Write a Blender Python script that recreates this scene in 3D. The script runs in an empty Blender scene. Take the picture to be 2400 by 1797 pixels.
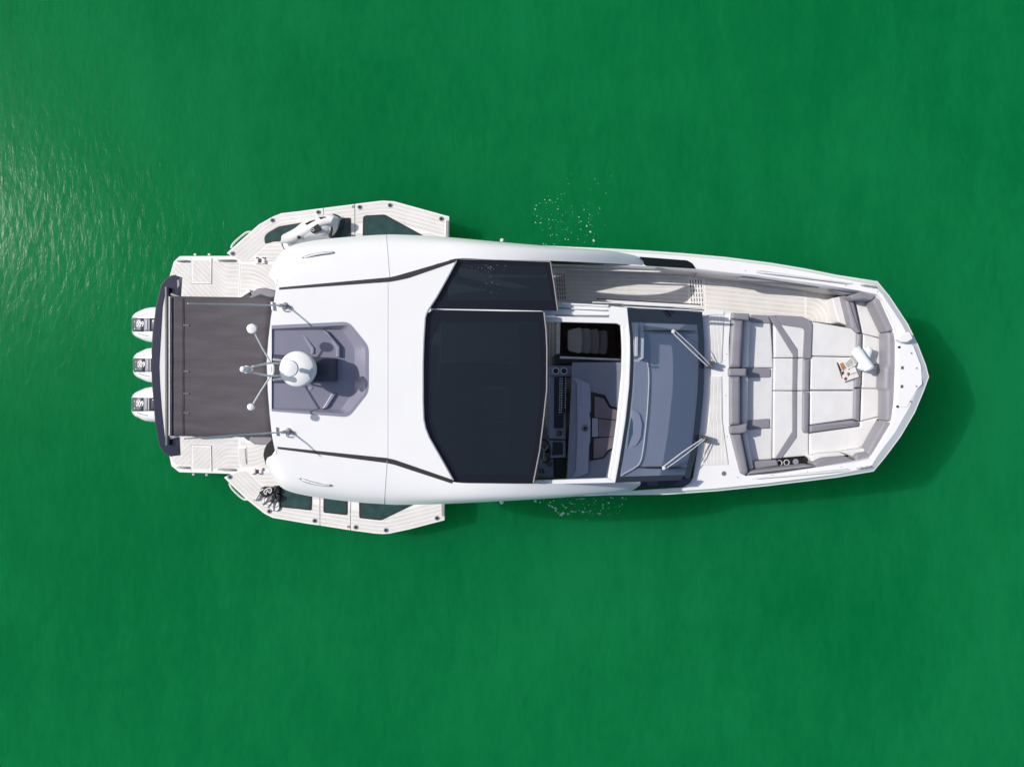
import bpy, bmesh, math, random
from mathutils import Vector, Matrix
random.seed(7)
R = math.radians
S = bpy.context.scene
COL = S.collection

# ------------------------------------------------------------------ camera
H, F, CX, CY = 14.3, 1652.0, 1200.0, 898.5        # drone height above the water, focal length in photo pixels
cam = bpy.data.cameras.new("camera"); cam.sensor_fit = 'HORIZONTAL'; cam.sensor_width = 36.0
cam.lens = 36.0 * F / 2400.0; cam.clip_end = 5000.0
camo = bpy.data.objects.new("camera", cam); COL.objects.link(camo)
camo.location = (0, 0, H); camo.rotation_euler = (0, 0, 0); S.camera = camo

# ------------------------------------------------------------------ sky and sun
SUN_EL, SUN_AZ = 42.0, -75.5                       # azimuth clockwise from +Y (image up)
W = bpy.data.worlds.new("World"); S.world = W; W.use_nodes = True
wn = W.node_tree.nodes; wn.clear()
sky = wn.new("ShaderNodeTexSky"); sky.sky_type = 'NISHITA'; sky.sun_disc = False
sky.sun_elevation = R(SUN_EL); sky.sun_rotation = R(SUN_AZ); sky.air_density = 0.9; sky.dust_density = 2.2; sky.ozone_density = 1.0
bg = wn.new("ShaderNodeBackground"); bg.inputs[1].default_value = 0.115
wo = wn.new("ShaderNodeOutputWorld")
W.node_tree.links.new(sky.outputs[0], bg.inputs[0]); W.node_tree.links.new(bg.outputs[0], wo.inputs[0])
sl = bpy.data.lights.new("sun", 'SUN'); sl.energy = 3.6; sl.angle = R(0.53); sl.color = (1.0, 0.955, 0.89)
so = bpy.data.objects.new("sun", sl); COL.objects.link(so); so.location = (-20, 5, 30)
tosun = Vector((math.sin(R(SUN_AZ)) * math.cos(R(SUN_EL)), math.cos(R(SUN_AZ)) * math.cos(R(SUN_EL)), math.sin(R(SUN_EL))))
so.rotation_euler = tosun.to_track_quat('Z', 'Y').to_euler()
S.view_settings.view_transform = 'Standard'; S.view_settings.look = 'None'
S.view_settings.exposure = 0.07; S.view_settings.gamma = 1.0; S.view_settings.use_curve_mapping = False
S.render.engine = 'CYCLES'; S.cycles.use_denoising = True
S.cycles.max_bounces = 8; S.cycles.transparent_max_bounces = 12

# ------------------------------------------------------------------ pixel helpers
def U(px, py, z):
    s = (H - z) / F
    return Vector(((px - CX) * s, (CY - py) * s, z))
def zc(x0, y0, s):                                  # coordinates read off an enlarged crop -> photo pixels
    return lambda *p: [(x0 + x / s, y0 + y / s) for x, y in p]
def axis(x): return 853.0 + (x - 400.0) * 0.018     # the boat's centre line in the photo
def mirror(pts): return [(x, 2 * axis(x) - y) for x, y in pts]
def area2(p): return sum(p[i-1][0]*p[i][1] - p[i][0]*p[i-1][1] for i in range(len(p)))
def rounded(pts, r, n=4):
    out = []
    m = len(pts)
    for i in range(m):
        p = Vector(pts[i]); a = Vector(pts[i-1]); b = Vector(pts[(i+1) % m])
        la, lb = (a-p).length, (b-p).length
        rr = r[i] if isinstance(r, (list, tuple)) else r
        d = min(rr, la*0.45, lb*0.45)
        if d < 0.05: out.append(tuple(p)); continue
        s = p + (a-p)/la*d; e = p + (b-p)/lb*d
        for k in range(n+1):
            t = k/n
            q = s*(1-t)**2 + p*2*t*(1-t) + e*t*t
            out.append((q.x, q.y))
    return out
def spline(pts, n=5, closed=False):
    P = [Vector(p) for p in pts]; m = len(P); out = []
    rng = range(m if closed else m-1)
    for i in rng:
        if closed: a, b, c, d = P[i-1], P[i], P[(i+1) % m], P[(i+2) % m]
        else: a, b, c, d = P[max(i-1, 0)], P[i], P[i+1], P[min(i+2, m-1)]
        for k in range(n):
            t = k/n
            q = 0.5*((2*b) + (c-a)*t + (2*a-5*b+4*c-d)*t*t + (3*b-a-3*c+d)*t**3)
            out.append(tuple(q))
    if not closed: out.append(tuple(P[-1]))
    return out
def clip(sub, conv):                                # any polygon against a convex one
    c = list(conv)
    if area2(c) < 0: c = c[::-1]
    out = list(sub)
    for i in range(len(c)):
        a, b = c[i-1], c[i]
        inp, out = out, []
        if not inp: return []
        def side(p): return (b[0]-a[0])*(p[1]-a[1]) - (b[1]-a[1])*(p[0]-a[0])
        for j in range(len(inp)):
            p, q = inp[j-1], inp[j]
            sp, sq = side(p), side(q)
            if (sp >= 0) != (sq >= 0):
                t = sp/(sp-sq); out.append((p[0]+(q[0]-p[0])*t, p[1]+(q[1]-p[1])*t))
            if sq >= 0: out.append(q)
    res = []
    for p in out:
        if not res or abs(p[0]-res[-1][0])+abs(p[1]-res[-1][1]) > 0.02: res.append(p)
    return res if len(res) > 2 and abs(area2(res)) > 8 else []

# ------------------------------------------------------------------ materials
MATS = {}
def mat(name, col, rough=0.5, metal=0.0, coat=0.0, vary=0.0, vscale=6.0, bump=0.0, bscale=60.0, spec=0.5, stretch=None):
    m = bpy.data.materials.new(name); m.use_nodes = True
    nt = m.node_tree; b = nt.nodes["Principled BSDF"]
    b.inputs["Base Color"].default_value = (*col, 1); b.inputs["Roughness"].default_value = rough
    b.inputs["Metallic"].default_value = metal; b.inputs["Coat Weight"].default_value = coat
    b.inputs["Coat Roughness"].default_value = 0.08
    b.inputs["Specular IOR Level"].default_value = spec
    tc = nt.nodes.new("ShaderNodeTexCoord"); src = tc.outputs["Object"]
    if stretch:
        mp = nt.nodes.new("ShaderNodeMapping"); mp.inputs["Scale"].default_value = stretch
        nt.links.new(src, mp.inputs[0]); src = mp.outputs[0]
    if vary:
        n = nt.nodes.new("ShaderNodeTexNoise"); n.inputs["Scale"].default_value = vscale; n.inputs["Detail"].default_value = 5
        nt.links.new(src, n.inputs["Vector"])
        r = nt.nodes.new("ShaderNodeValToRGB")
        r.color_ramp.elements[0].position = 0.3; r.color_ramp.elements[1].position = 0.7
        r.color_ramp.elements[0].color = (*[c*(1-vary) for c in col], 1); r.color_ramp.elements[1].color = (*[min(1, c*(1+vary)) for c in col], 1)
        nt.links.new(n.outputs["Fac"], r.inputs[0]); nt.links.new(r.outputs[0], b.inputs["Base Color"])
    if bump:
        n2 = nt.nodes.new("ShaderNodeTexNoise"); n2.inputs["Scale"].default_value = bscale; n2.inputs["Detail"].default_value = 3
        nt.links.new(src, n2.inputs["Vector"])
        bp = nt.nodes.new("ShaderNodeBump"); bp.inputs["Strength"].default_value = bump; bp.inputs["Distance"].default_value = 0.01
        nt.links.new(n2.outputs["Fac"], bp.inputs["Height"]); nt.links.new(bp.outputs[0], b.inputs["Normal"])
    MATS[name] = m
    return m
def glass(name, tint, alpha, base, rough=0.04):     # thin tinted pane: light passes through it, the sky mirrors in it
    m = bpy.data.materials.new(name); m.use_nodes = True
    nt = m.node_tree; b = nt.nodes["Principled BSDF"]
    b.inputs["Base Color"].default_value = (*base, 1); b.inputs["Roughness"].default_value = rough
    t = nt.nodes.new("ShaderNodeBsdfTransparent"); t.inputs[0].default_value = (*tint, 1)
    mx = nt.nodes.new("ShaderNodeMixShader"); fr = nt.nodes.new("ShaderNodeFresnel"); fr.inputs[0].default_value = 1.5
    ma = nt.nodes.new("ShaderNodeMath"); ma.operation = 'ADD'; ma.inputs[1].default_value = alpha; ma.use_clamp = True
    nt.links.new(fr.outputs[0], ma.inputs[0]); nt.links.new(ma.outputs[0], mx.inputs[0])
    nt.links.new(t.outputs[0], mx.inputs[1]); nt.links.new(b.outputs[0], mx.inputs[2])
    nt.links.new(mx.outputs[0], nt.nodes["Material Output"].inputs[0])
    MATS[name] = m
    return m

gel = mat("white_gelcoat", (0.80, 0.80, 0.795), 0.28, coat=0.3, vary=0.012, vscale=1.5)
gelw = mat("white_moulding", (0.76, 0.76, 0.765), 0.4, vary=0.02, vscale=4)
liner = mat("white_liner", (0.70, 0.69, 0.69), 0.5, vary=0.03, vscale=5)
eva = mat("deck_foam", (0.69, 0.672, 0.655), 0.85, vary=0.07, vscale=3.5, bump=0.15, bscale=250, spec=0.2)
evaw = mat("deck_seam_white", (0.84, 0.82, 0.80), 0.7, vary=0.03, spec=0.2)
wvin = mat("white_vinyl", (0.695, 0.690, 0.686), 0.6, vary=0.04, vscale=3.0, bump=0.7, bscale=6, spec=0.3)
gvin = mat("grey_vinyl", (0.245, 0.24, 0.27), 0.5, vary=0.07, vscale=4, bump=0.3, bscale=14, spec=0.35)
gvind = mat("dark_grey_vinyl", (0.10, 0.098, 0.11), 0.45, vary=0.1, vscale=5, bump=0.25, bscale=20)
gap = mat("shadow_gap_rubber", (0.03, 0.03, 0.034), 0.7)
black = mat("black_plastic", (0.014, 0.014, 0.016), 0.35, vary=0.2, vscale=20)
stripe = mat("black_vinyl_stripe", (0.034, 0.030, 0.030), 0.35)
recessm = mat("grey_recess_paint", (0.235, 0.230, 0.300), 0.30, vary=0.03, vscale=3, coat=0.3, spec=0.9)
navy = mat("navy_gloss", (0.014, 0.017, 0.045), 0.16, coat=0.4)
chrome = mat("polished_steel", (0.86, 0.85, 0.84), 0.22, metal=0.2, vary=0.05, vscale=12)
steel = mat("brushed_steel", (0.48, 0.47, 0.47), 0.35, metal=0.5)
awn = mat("charcoal_awning_fabric", (0.100, 0.091, 0.101), 0.9, vary=0.15, vscale=2.6, bump=0.4, bscale=90, spec=0.15, stretch=(0.5, 3.0, 1))
dash = mat("dash_grey_blue", (0.25, 0.265, 0.34), 0.5, vary=0.06, vscale=4)
dashw = mat("dash_light_panel", (0.33, 0.35, 0.45), 0.4, vary=0.03)
dashp = mat("dash_mauve_vinyl", (0.20, 0.165, 0.19), 0.4, vary=0.16, vscale=2.5)
scrn = mat("black_screen", (0.005, 0.006, 0.007), 0.25)
brown = mat("brown_wood_panel", (0.30, 0.20, 0.14), 0.4, vary=0.25, vscale=3, stretch=(1, 6, 1))
tread = mat("grey_carpet_tread", (0.66, 0.62, 0.61), 0.9, vary=0.08, vscale=30, spec=0.1)
engg = mat("engine_grey", (0.085, 0.09, 0.115), 0.4, vary=0.08, vscale=12)
engl = mat("engine_light_grey", (0.26, 0.27, 0.31), 0.4)
railm = mat("rail_recess_grey", (0.40, 0.40, 0.44), 0.4)
seamm = mat("gelcoat_seam", (0.55, 0.55, 0.57), 0.5)
pedm = mat("mast_pedestal_shaded", (0.045, 0.05, 0.075), 0.3, coat=0.3)  # dark blue of the radar dome's shadow put into the pedestal colour
wtxt = mat("white_print", (0.88, 0.88, 0.88), 0.5)
towel = mat("white_towel", (0.74, 0.80, 0.82), 0.95, vary=0.03, vscale=40, bump=0.8, bscale=180, spec=0.05)
paper = mat("magazine_paper", (0.72, 0.70, 0.68), 0.45, vary=0.05, vscale=14)
inkb = mat("brown_ink", (0.17, 0.075, 0.045), 0.5, vary=0.6, vscale=26)
inko = mat("orange_ink", (0.42, 0.17, 0.08), 0.5, vary=0.35, vscale=24)
inkg = mat("grey_ink", (0.42, 0.41, 0.40), 0.5, vary=0.25, vscale=22)
inkd = mat("dark_ink", (0.05, 0.04, 0.035), 0.5, vary=0.5, vscale=60)
silic = mat("clear_silicone", (0.45, 0.45, 0.47), 0.25)
lens = mat("grey_mask_lens", (0.16, 0.155, 0.165), 0.08)
foamm = mat("foam_white", (0.42, 0.60, 0.50), 0.8, vary=0.12, vscale=30)
frit = mat("windscreen_border", (0.013, 0.014, 0.034), 0.07, coat=0.3)
roofb = mat("roof_glass_border", (0.010, 0.010, 0.016), 0.08)
tglass = mat("terrace_window_glass", (0.030, 0.066, 0.062), 0.08, vary=0.25, vscale=7)
wframe = mat("window_frame_brown", (0.034, 0.028, 0.030), 0.3)
sglass = mat("side_window_glass", (0.006, 0.010, 0.009), 0.04)
wpane = glass("windscreen_glass", (0.90, 0.92, 0.95), 0.38, (0.36, 0.45, 0.61))  # pale blue base colour paints reflected sky haze onto the pane

# dark roof glass with dried water spots
rpane = glass("dark_roof_glass", (0.07, 0.09, 0.12), 0.58, (0.018, 0.025, 0.034), 0.07)
def spots(m, amount, plain=True):
    if not plain:                                     # dust specks over an existing colour ramp
        nt = m.node_tree; b = nt.nodes["Principled BSDF"]; src = b.inputs["Base Color"].links[0].from_socket
        v = nt.nodes.new("ShaderNodeTexVoronoi"); v.inputs["Scale"].default_value = 22
        n = nt.nodes.new("ShaderNodeTexNoise"); n.inputs["Scale"].default_value = 2.4; n.inputs["Detail"].default_value = 4
        mr = nt.nodes.new("ShaderNodeMapRange"); mr.inputs[1].default_value = 0.52; mr.inputs[2].default_value = 0.72; mr.inputs[4].default_value = amount*3
        lt = nt.nodes.new("ShaderNodeMath"); lt.operation = 'LESS_THAN'; tc = nt.nodes.new("ShaderNodeTexCoord")
        nt.links.new(tc.outputs["Object"], v.inputs["Vector"]); nt.links.new(tc.outputs["Object"], n.inputs["Vector"])
        nt.links.new(n.outputs["Fac"], mr.inputs[0]); nt.links.new(v.outputs["Distance"], lt.inputs[0]); nt.links.new(mr.outputs[0], lt.inputs[1])
        mx = nt.nodes.new("ShaderNodeMix"); mx.data_type = 'RGBA'; mx.inputs[7].default_value = (0.24, 0.23, 0.24, 1)
        nt.links.new(lt.outputs[0], mx.inputs[0]); nt.links.new(src, mx.inputs[6]); nt.links.new(mx.outputs[2], b.inputs["Base Color"])
        return
    nt = m.node_tree; b = nt.nodes["Principled BSDF"]
    tc = nt.nodes.new("ShaderNodeTexCoord")
    v = nt.nodes.new("ShaderNodeTexVoronoi"); v.inputs["Scale"].default_value = 30; v.inputs["Randomness"].default_value = 1
    nt.links.new(tc.outputs["Object"], v.inputs["Vector"])
    n = nt.nodes.new("ShaderNodeTexNoise"); n.inputs["Scale"].default_value = 1.7; n.inputs["Detail"].default_value = 4
    nt.links.new(tc.outputs["Object"], n.inputs["Vector"])
    mr = nt.nodes.new("ShaderNodeMapRange"); mr.inputs[1].default_value = 0.48; mr.inputs[2].default_value = 0.75
    mr.inputs[3].default_value = 0.0; mr.inputs[4].default_value = amount
    nt.links.new(n.outputs["Fac"], mr.inputs[0])
    lt = nt.nodes.new("ShaderNodeMath"); lt.operation = 'LESS_THAN'
    nt.links.new(v.outputs["Distance"], lt.inputs[0]); nt.links.new(mr.outputs[0], lt.inputs[1])
    mx = nt.nodes.new("ShaderNodeMix"); mx.data_type = 'RGBA'
    mx.inputs[6].default_value = b.inputs["Base Color"].default_value; mx.inputs[7].default_value = (0.33, 0.36, 0.38, 1)
    nt.links.new(lt.outputs[0], mx.inputs[0]); nt.links.new(mx.outputs[2], b.inputs["Base Color"])
spots(rpane, 0.10); spots(awn, 0.05, False)
rpane2 = glass("spotted_roof_glass", (0.035, 0.045, 0.06), 0.62, (0.018, 0.025, 0.034), 0.07)
spots(rpane2, 0.29)

# ------------------------------------------------------------------ object helpers
def link(name, me, m, parent=None, smooth=False, bevel=0, segs=3, solid=0):
    o = bpy.data.objects.new(name, me); COL.objects.link(o)
    if m: me.materials.append(m)
    if smooth or bevel:
        me.polygons.foreach_set("use_smooth", [True]*len(me.polygons))
    if smooth and not bevel:
        me.set_sharp_from_angle(angle=R(38))
    if solid:
        s = o.modifiers.new("solid", 'SOLIDIFY'); s.thickness = solid; s.offset = -1
    if bevel:
        b = o.modifiers.new("bevel", 'BEVEL'); b.width = bevel; b.segments = segs; b.limit_method = 'ANGLE'
        b.angle_limit = R(35); b.harden_normals = True
    if parent:
        o.parent = parent; o.matrix_parent_inverse = Matrix.Translation(-WLOC[parent.name])
    WLOC[o.name] = Vector((0, 0, 0))
    return o
WLOC = {}
def from_data(name, v, f, m, parent=None, **k):
    me = bpy.data.meshes.new(name); me.from_pydata([tuple(p) for p in v], [], f); me.validate(); me.update()
    return link(name, me, m, parent, **k)
def zval(z, x, y): return z(x, y) if callable(z) else z
def prism(name, pts, ztop, th, m, parent=None, bevel=0.0, segs=3, smooth=False):
    """solid slab whose top outline is seen at the photo pixels pts; vertical sides, thickness th"""
    if area2(pts) > 0: pts = pts[::-1]              # photo y points down: this order faces up
    top = [U(x, y, zval(ztop, x, y)) for x, y in pts]; n = len(pts)
    bot = [p - Vector((0, 0, th)) for p in top]
    f = [tuple(range(n)), tuple(range(2*n-1, n-1, -1))] + [(i, n+i, n+(i+1) % n, (i+1) % n) for i in range(n)]
    return from_data(name, top+bot, f, m, parent, bevel=bevel, segs=segs, smooth=smooth)
def loft(name, rings, m, parent=None, close=True, cap0=False, cap1=False, smooth=True, solid=0):
    n = len(rings[0]); v = [p for r in rings for p in r]; f = []
    for a in range(len(rings)-1):
        for i in range(n if close else n-1):
            j = (i+1) % n
            f.append((a*n+i, a*n+j, (a+1)*n+j, (a+1)*n+i))
    if cap0: f.append(tuple(range(n))[::-1])
    if cap1: f.append(tuple((len(rings)-1)*n+i for i in range(n)))
    return from_data(name, v, f, m, parent, smooth=smooth, solid=solid)
def tube(name, path, r, m, parent=None, seg=8, closed=False):
    P = [Vector(p) for p in path]; n = len(P); rings = []
    for i, p in enumerate(P):
        if closed: d = P[(i+1) % n] - P[i-1]
        else: d = P[min(i+1, n-1)] - P[max(i-1, 0)]
        d.normalize()
        up = Vector((0, 0, 1)) if abs(d.z) < 0.9 else Vector((1, 0, 0))
        a = d.cross(up).normalized(); b = a.cross(d)
        rr = r[i] if isinstance(r, (list, tuple)) else r
        rings.append([p + a*rr*math.cos(2*math.pi*k/seg) + b*rr*math.sin(2*math.pi*k/seg) for k in range(seg)])
    if closed: rings.append(rings[0])
    return loft(name, rings, m, parent, cap0=not closed, cap1=not closed)
def lathe(name, c, prof, m, parent=None, seg=32):   # prof: (radius, height above c)
    rings = [[c + Vector((r*math.cos(2*math.pi*k/seg), r*math.sin(2*math.pi*k/seg), h)) for k in range(seg)] for r, h in prof]
    return loft(name, rings, m, parent, cap0=True, cap1=True)
def ring_flat(c, r, w, name, m, parent, h=0.012, seg=24):
    prof = [(r-w, 0), (r-w, h), (r, h), (r, 0)]
    rings = [[c + Vector((q*math.cos(2*math.pi*k/seg), q*math.sin(2*math.pi*k/seg), z)) for k in range(seg)] for q, z in prof]
    rings.append(rings[0])
    return loft(name, rings, m, parent)
def fill(name, loops, ztop, m, parent=None, solid=0.0, smooth=False):
    bm = bmesh.new(); es = []
    for lp in loops:
        vs = [bm.verts.new(U(x, y, zval(ztop, x, y))) for x, y in lp]
        es += [bm.edges.new((vs[i-1], vs[i])) for i in range(len(vs))]
    bmesh.ops.triangle_fill(bm, edges=es, use_beauty=True, use_dissolve=False, normal=(0, 0, 1))
    bmesh.ops.recalc_face_normals(bm, faces=bm.faces)
    if sum(f.normal.z*f.calc_area() for f in bm.faces) < 0: bmesh.ops.reverse_faces(bm, faces=bm.faces)
    me = bpy.data.meshes.new(name); bm.to_mesh(me); bm.free()
    return link(name, me, m, parent, solid=solid, smooth=smooth)
def planks(parent, bands, region, z, m, gapless=False, th=0.012, name="plank"):
    for b in bands:
        p = clip(b, region)
        if p: prism(name, p, z, th, m, parent)
def straight_bands(p0, d, spacing, n0, n1, g, L=900):
    d = Vector(d).normalized(); nrm = Vector((-d.y, d.x)); p0 = Vector(p0); out = []
    for k in range(n0, n1):
        a = p0 + nrm*(k*spacing + g/2); b = p0 + nrm*((k+1)*spacing - g/2)
        out.append([tuple(a-d*L), tuple(a+d*L), tuple(b+d*L), tuple(b-d*L)])
    return out
def curve_bands(curve, shift, n0, n1, g):           # copies of one curve, shifted step by step
    out = []; sh = Vector(shift); gl = sh.normalized()*g/2
    for k in range(n0, n1):
        a = [tuple(Vector(p)+sh*k+gl) for p in curve]; b = [tuple(Vector(p)+sh*(k+1)-gl) for p in curve]
        out.append(a + b[::-1])
    return out
def offset_line(P, d):
    P = [Vector(p) for p in P]; out = []
    for i, p in enumerate(P):
        ns = []
        if i > 0: e = (P[i]-P[i-1]).normalized(); ns.append(Vector((-e.y, e.x)))
        if i < len(P)-1: e = (P[i+1]-P[i]).normalized(); ns.append(Vector((-e.y, e.x)))
        nn = sum(ns, Vector((0, 0)))/len(ns)
        out.append(tuple(p + nn*(d/max(nn.length_squared, 0.3))))
    return out
def thing(name, loc, label, cat, group=None):
    o = bpy.data.objects.new(name, None); COL.objects.link(o); o.location = loc; o.empty_display_size = 0.3
    o["label"] = label; o["category"] = cat
    if group: o["group"] = group
    WLOC[o.name] = Vector(loc)
    return o

# ------------------------------------------------------------------ water
def make_water():
    m = bpy.data.materials.new("green_sea_water"); m.use_nodes = True
    nt = m.node_tree; b = nt.nodes["Principled BSDF"]; L = nt.links
    tc = nt.nodes.new("ShaderNodeTexCoord")
    n = nt.nodes.new("ShaderNodeTexNoise"); n.inputs["Scale"].default_value = 0.16; n.inputs["Detail"].default_value = 4; n.inputs["Distortion"].default_value = 0.6
    L.new(tc.outputs["Object"], n.inputs["Vector"])
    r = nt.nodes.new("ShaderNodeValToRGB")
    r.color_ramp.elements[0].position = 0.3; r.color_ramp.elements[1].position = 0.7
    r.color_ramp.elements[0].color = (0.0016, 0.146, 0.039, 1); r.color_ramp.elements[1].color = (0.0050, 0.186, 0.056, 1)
    mpc = nt.nodes.new("ShaderNodeMapping"); mpc.inputs["Rotation"].default_value = (0, 0, R(-20)); mpc.inputs["Scale"].default_value = (1.6, 0.45, 1)
    L.new(tc.outputs["Object"], mpc.inputs[0])
    n3 = nt.nodes.new("ShaderNodeTexNoise"); n3.inputs["Scale"].default_value = 1.1; n3.inputs["Detail"].default_value = 5
    L.new(mpc.outputs[0], n3.inputs["Vector"])
    mxn = nt.nodes.new("ShaderNodeMath"); mxn.operation = 'MULTIPLY_ADD'; mxn.inputs[1].default_value = 0.45
    sb = nt.nodes.new("ShaderNodeMath"); sb.operation = 'SUBTRACT'; sb.inputs[1].default_value = 0.225
    L.new(n3.outputs["Fac"], mxn.inputs[0]); L.new(n.outputs["Fac"], mxn.inputs[2]); L.new(mxn.outputs[0], sb.inputs[0])
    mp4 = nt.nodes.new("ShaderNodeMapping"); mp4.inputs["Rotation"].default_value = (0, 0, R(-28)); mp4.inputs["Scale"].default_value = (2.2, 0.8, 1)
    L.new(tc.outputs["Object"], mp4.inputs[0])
    n4 = nt.nodes.new("ShaderNodeTexNoise"); n4.inputs["Scale"].default_value = 3.2; n4.inputs["Detail"].default_value = 6; n4.inputs["Roughness"].default_value = 0.65; n4.inputs["Distortion"].default_value = 0.4  # fine ripple light and shade painted into the water colour
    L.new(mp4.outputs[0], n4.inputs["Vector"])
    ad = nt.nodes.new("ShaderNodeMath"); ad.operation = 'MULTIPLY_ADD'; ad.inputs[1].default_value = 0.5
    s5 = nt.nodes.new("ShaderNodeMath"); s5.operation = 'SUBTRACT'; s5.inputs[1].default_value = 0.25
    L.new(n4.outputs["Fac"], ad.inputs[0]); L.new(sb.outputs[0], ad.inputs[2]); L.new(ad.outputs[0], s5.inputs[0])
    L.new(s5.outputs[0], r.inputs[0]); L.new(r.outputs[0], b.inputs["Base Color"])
    b.inputs["Specular IOR Level"].default_value = 0.06; b.inputs["Roughness"].default_value = 0.17; b.inputs["IOR"].default_value = 1.333
    b.inputs["Subsurface Weight"].default_value = 0.82; b.inputs["Subsurface Scale"].default_value = 14.0
    b.inputs["Subsurface Radius"].default_value = (0.35, 1.0, 0.55)
    # ripples: short wind wavelets running across a slow swell
    mp = nt.nodes.new("ShaderNodeMapping"); mp.inputs["Rotation"].default_value = (0, 0, R(-24)); mp.inputs["Scale"].default_value = (2.6, 0.9, 1)
    L.new(tc.outputs["Object"], mp.inputs[0])
    n1 = nt.nodes.new("ShaderNodeTexNoise"); n1.inputs["Scale"].default_value = 3.4; n1.inputs["Detail"].default_value = 6; n1.inputs["Roughness"].default_value = 0.62; n1.inputs["Distortion"].default_value = 0.5
    L.new(mp.outputs[0], n1.inputs["Vector"])
    n2 = nt.nodes.new("ShaderNodeTexNoise"); n2.inputs["Scale"].default_value = 0.45; n2.inputs["Detail"].default_value = 2
    L.new(tc.outputs["Object"], n2.inputs["Vector"])
    b1 = nt.nodes.new("ShaderNodeBump"); b1.inputs["Strength"].default_value = 1.0; b1.inputs["Distance"].default_value = 0.0085
    b2 = nt.nodes.new("ShaderNodeBump"); b2.inputs["Strength"].default_value = 1.0; b2.inputs["Distance"].default_value = 0.02
    L.new(n2.outputs["Fac"], b2.inputs["Height"]); L.new(n1.outputs["Fac"], b1.inputs["Height"])
    L.new(b2.outputs[0], b1.inputs["Normal"]); L.new(b1.outputs[0], b.inputs["Normal"])
    s = 1500
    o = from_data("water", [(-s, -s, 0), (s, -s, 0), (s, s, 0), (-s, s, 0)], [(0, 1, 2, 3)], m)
    o["kind"] = "structure"; o["label"] = "calm emerald green sea water around the yacht"; o["category"] = "water"
make_water()

# ------------------------------------------------------------------ the yacht
Y = thing("motor_yacht", (0.4, 0.25, 0), "white motor yacht with three outboards, dark glass roof and open side terraces", "boat")
ZT, ZP, ZD = 0.56, 0.54, 1.15
def ZG(x, y=0): return 1.80 + 0.26*max(0.0, min(1.0, (x-1290)/870.0))
cT = zc(620, 440, 4.6); cL = zc(600, 960, 4.6); cD = zc(560, 720, 4.6); cS = zc(280, 440, 5.018); cE = zc(280, 950, 5.018)
cR = zc(980, 580, 4.6); cZ = zc(1220, 820, 4.87); cW = zc(1280, 560, 4.608); cC = zc(1420, 700, 6.9); cF = zc(1420, 920, 6.9)
cA = zc(1680, 600, 4.254); cB = zc(1680, 860, 4.254); cD2 = zc(1240, 700, 9.2)

# hull: outline at the rubbing strake, drawn in under the flare to the keel
port_out = [(1050, 572), (1150, 573), (1290, 578), (1400, 583), (1500, 588), (1600, 595), (1700, 604), (1807, 617.6), (1885, 630.6), (1962, 646), (2056, 660.6),
            (2084, 695), (2127, 760), (2150, 807), (2169, 856), (2176, 883)]
star_out = [(2164, 916), (2143, 966), (2110, 1022), (2075, 1069), (2047, 1103), (1962, 1117), (1892, 1125.6), (1797, 1137), (1680, 1149), (1565, 1157),
            (1420, 1158.5), (1290, 1163), (1150, 1167), (1050, 1169)]
port_in = [(1050, 578), (1150, 578), (1290, 583), (1400, 588), (1500, 593), (1600, 600), (1700, 609), (1806, 622.6), (1883, 635.6), (1960, 651), (2046, 668),
           (2068, 690), (2115, 762), (2137, 809), (2156, 857), (2162, 883)]
star_in = [(2151, 911), (2130, 956), (2098, 1012), (2062, 1060), (2040, 1095), (1960, 1111), (1891, 1120), (1796, 1132), (1679, 1144), (1565, 1152),
           (1420, 1153.5), (1290, 1158), (1150, 1162), (1050, 1164)]
def ZS(x): return ZG(x) - 0.075
def aft_pts(z): return [U(560, 613, z), U(800, 612, z), U(1049, 610, z)], [U(1049, 1128, z), U(800, 1112, z), U(560, 1100, z)]
hull_top = [U(x, y, ZS(x)) for x, y in port_out+star_out]
a0, a1 = aft_pts(0.5)
ringA = [p for p in a0] + hull_top + [p for p in a1]
def shrink(P, z, sx, sy):
    c = Vector((0.3, 0.22, 0)); out = []
    for p in P: out.append(Vector((c.x+(p.x-c.x)*(sx if p.x > 0 else 1.0), c.y+(p.y-c.y)*sy, min(z, p.z))))
    return out
hull = loft("hull", [ringA, shrink(ringA, 1.15, 0.975, 0.965), shrink(ringA, 0.45, 0.945, 0.90), shrink(ringA, -0.12, 0.91, 0.84), shrink(ringA, -0.7, 0.85, 0.30)], gel, Y, cap1=True)
n_ = len(port_out+star_out)
loft("gunwale_chamfer", [hull_top, [U(x, y, ZG(x)) for x, y in port_in+star_in]], gel, hull, close=False)
tube("rubbing_strake", [p + Vector((0, 0, -0.01)) for p in hull_top], 0.016, gelw, hull, seg=6)

# foredeck and gunwales: one moulding round the bow lounge and the port walkway
wind_r = [(1601, 1140), (1618, 1128), (1625, 1118), (1636, 1046), (1642, 992), (1649, 920), (1651, 860), (1651, 801), (1646, 731)]
lounge = [(1713, 733), (1708, 800), (1708, 860), (1711, 1015), (1735, 1109), (1748, 1115), (1830, 1108), (1915, 1095), (2009, 1081), (2043, 1074), (2094, 992),
          (2101, 938), (2104, 860), (2104, 800), (2101, 775), (2068, 703), (2056, 690), (2018, 682)]
walk_in = [(1929, 666), (1767, 643.5), (1746, 642), (1680, 635), (1636, 629.5), (1511, 623), (1290, 611), (1050, 604)]
deck_loop = port_in + star_in[:-3] + [(1420, 1150), (1488, 1148)] + wind_r + [(1655, 736)] + lounge + walk_in
fill("foredeck", [deck_loop], lambda x, y: ZG(x), gel, Y, solid=0.07)
def wall(name, pts, ztop, zbot, m, parent):
    t = [U(x, y, zval(ztop, x, y) - 0.004) for x, y in pts]
    b = [Vector((p.x, p.y, zbot)) for p in t]
    return loft(name, [t, b], m, parent, close=False, smooth=True, solid=0.01)
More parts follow.
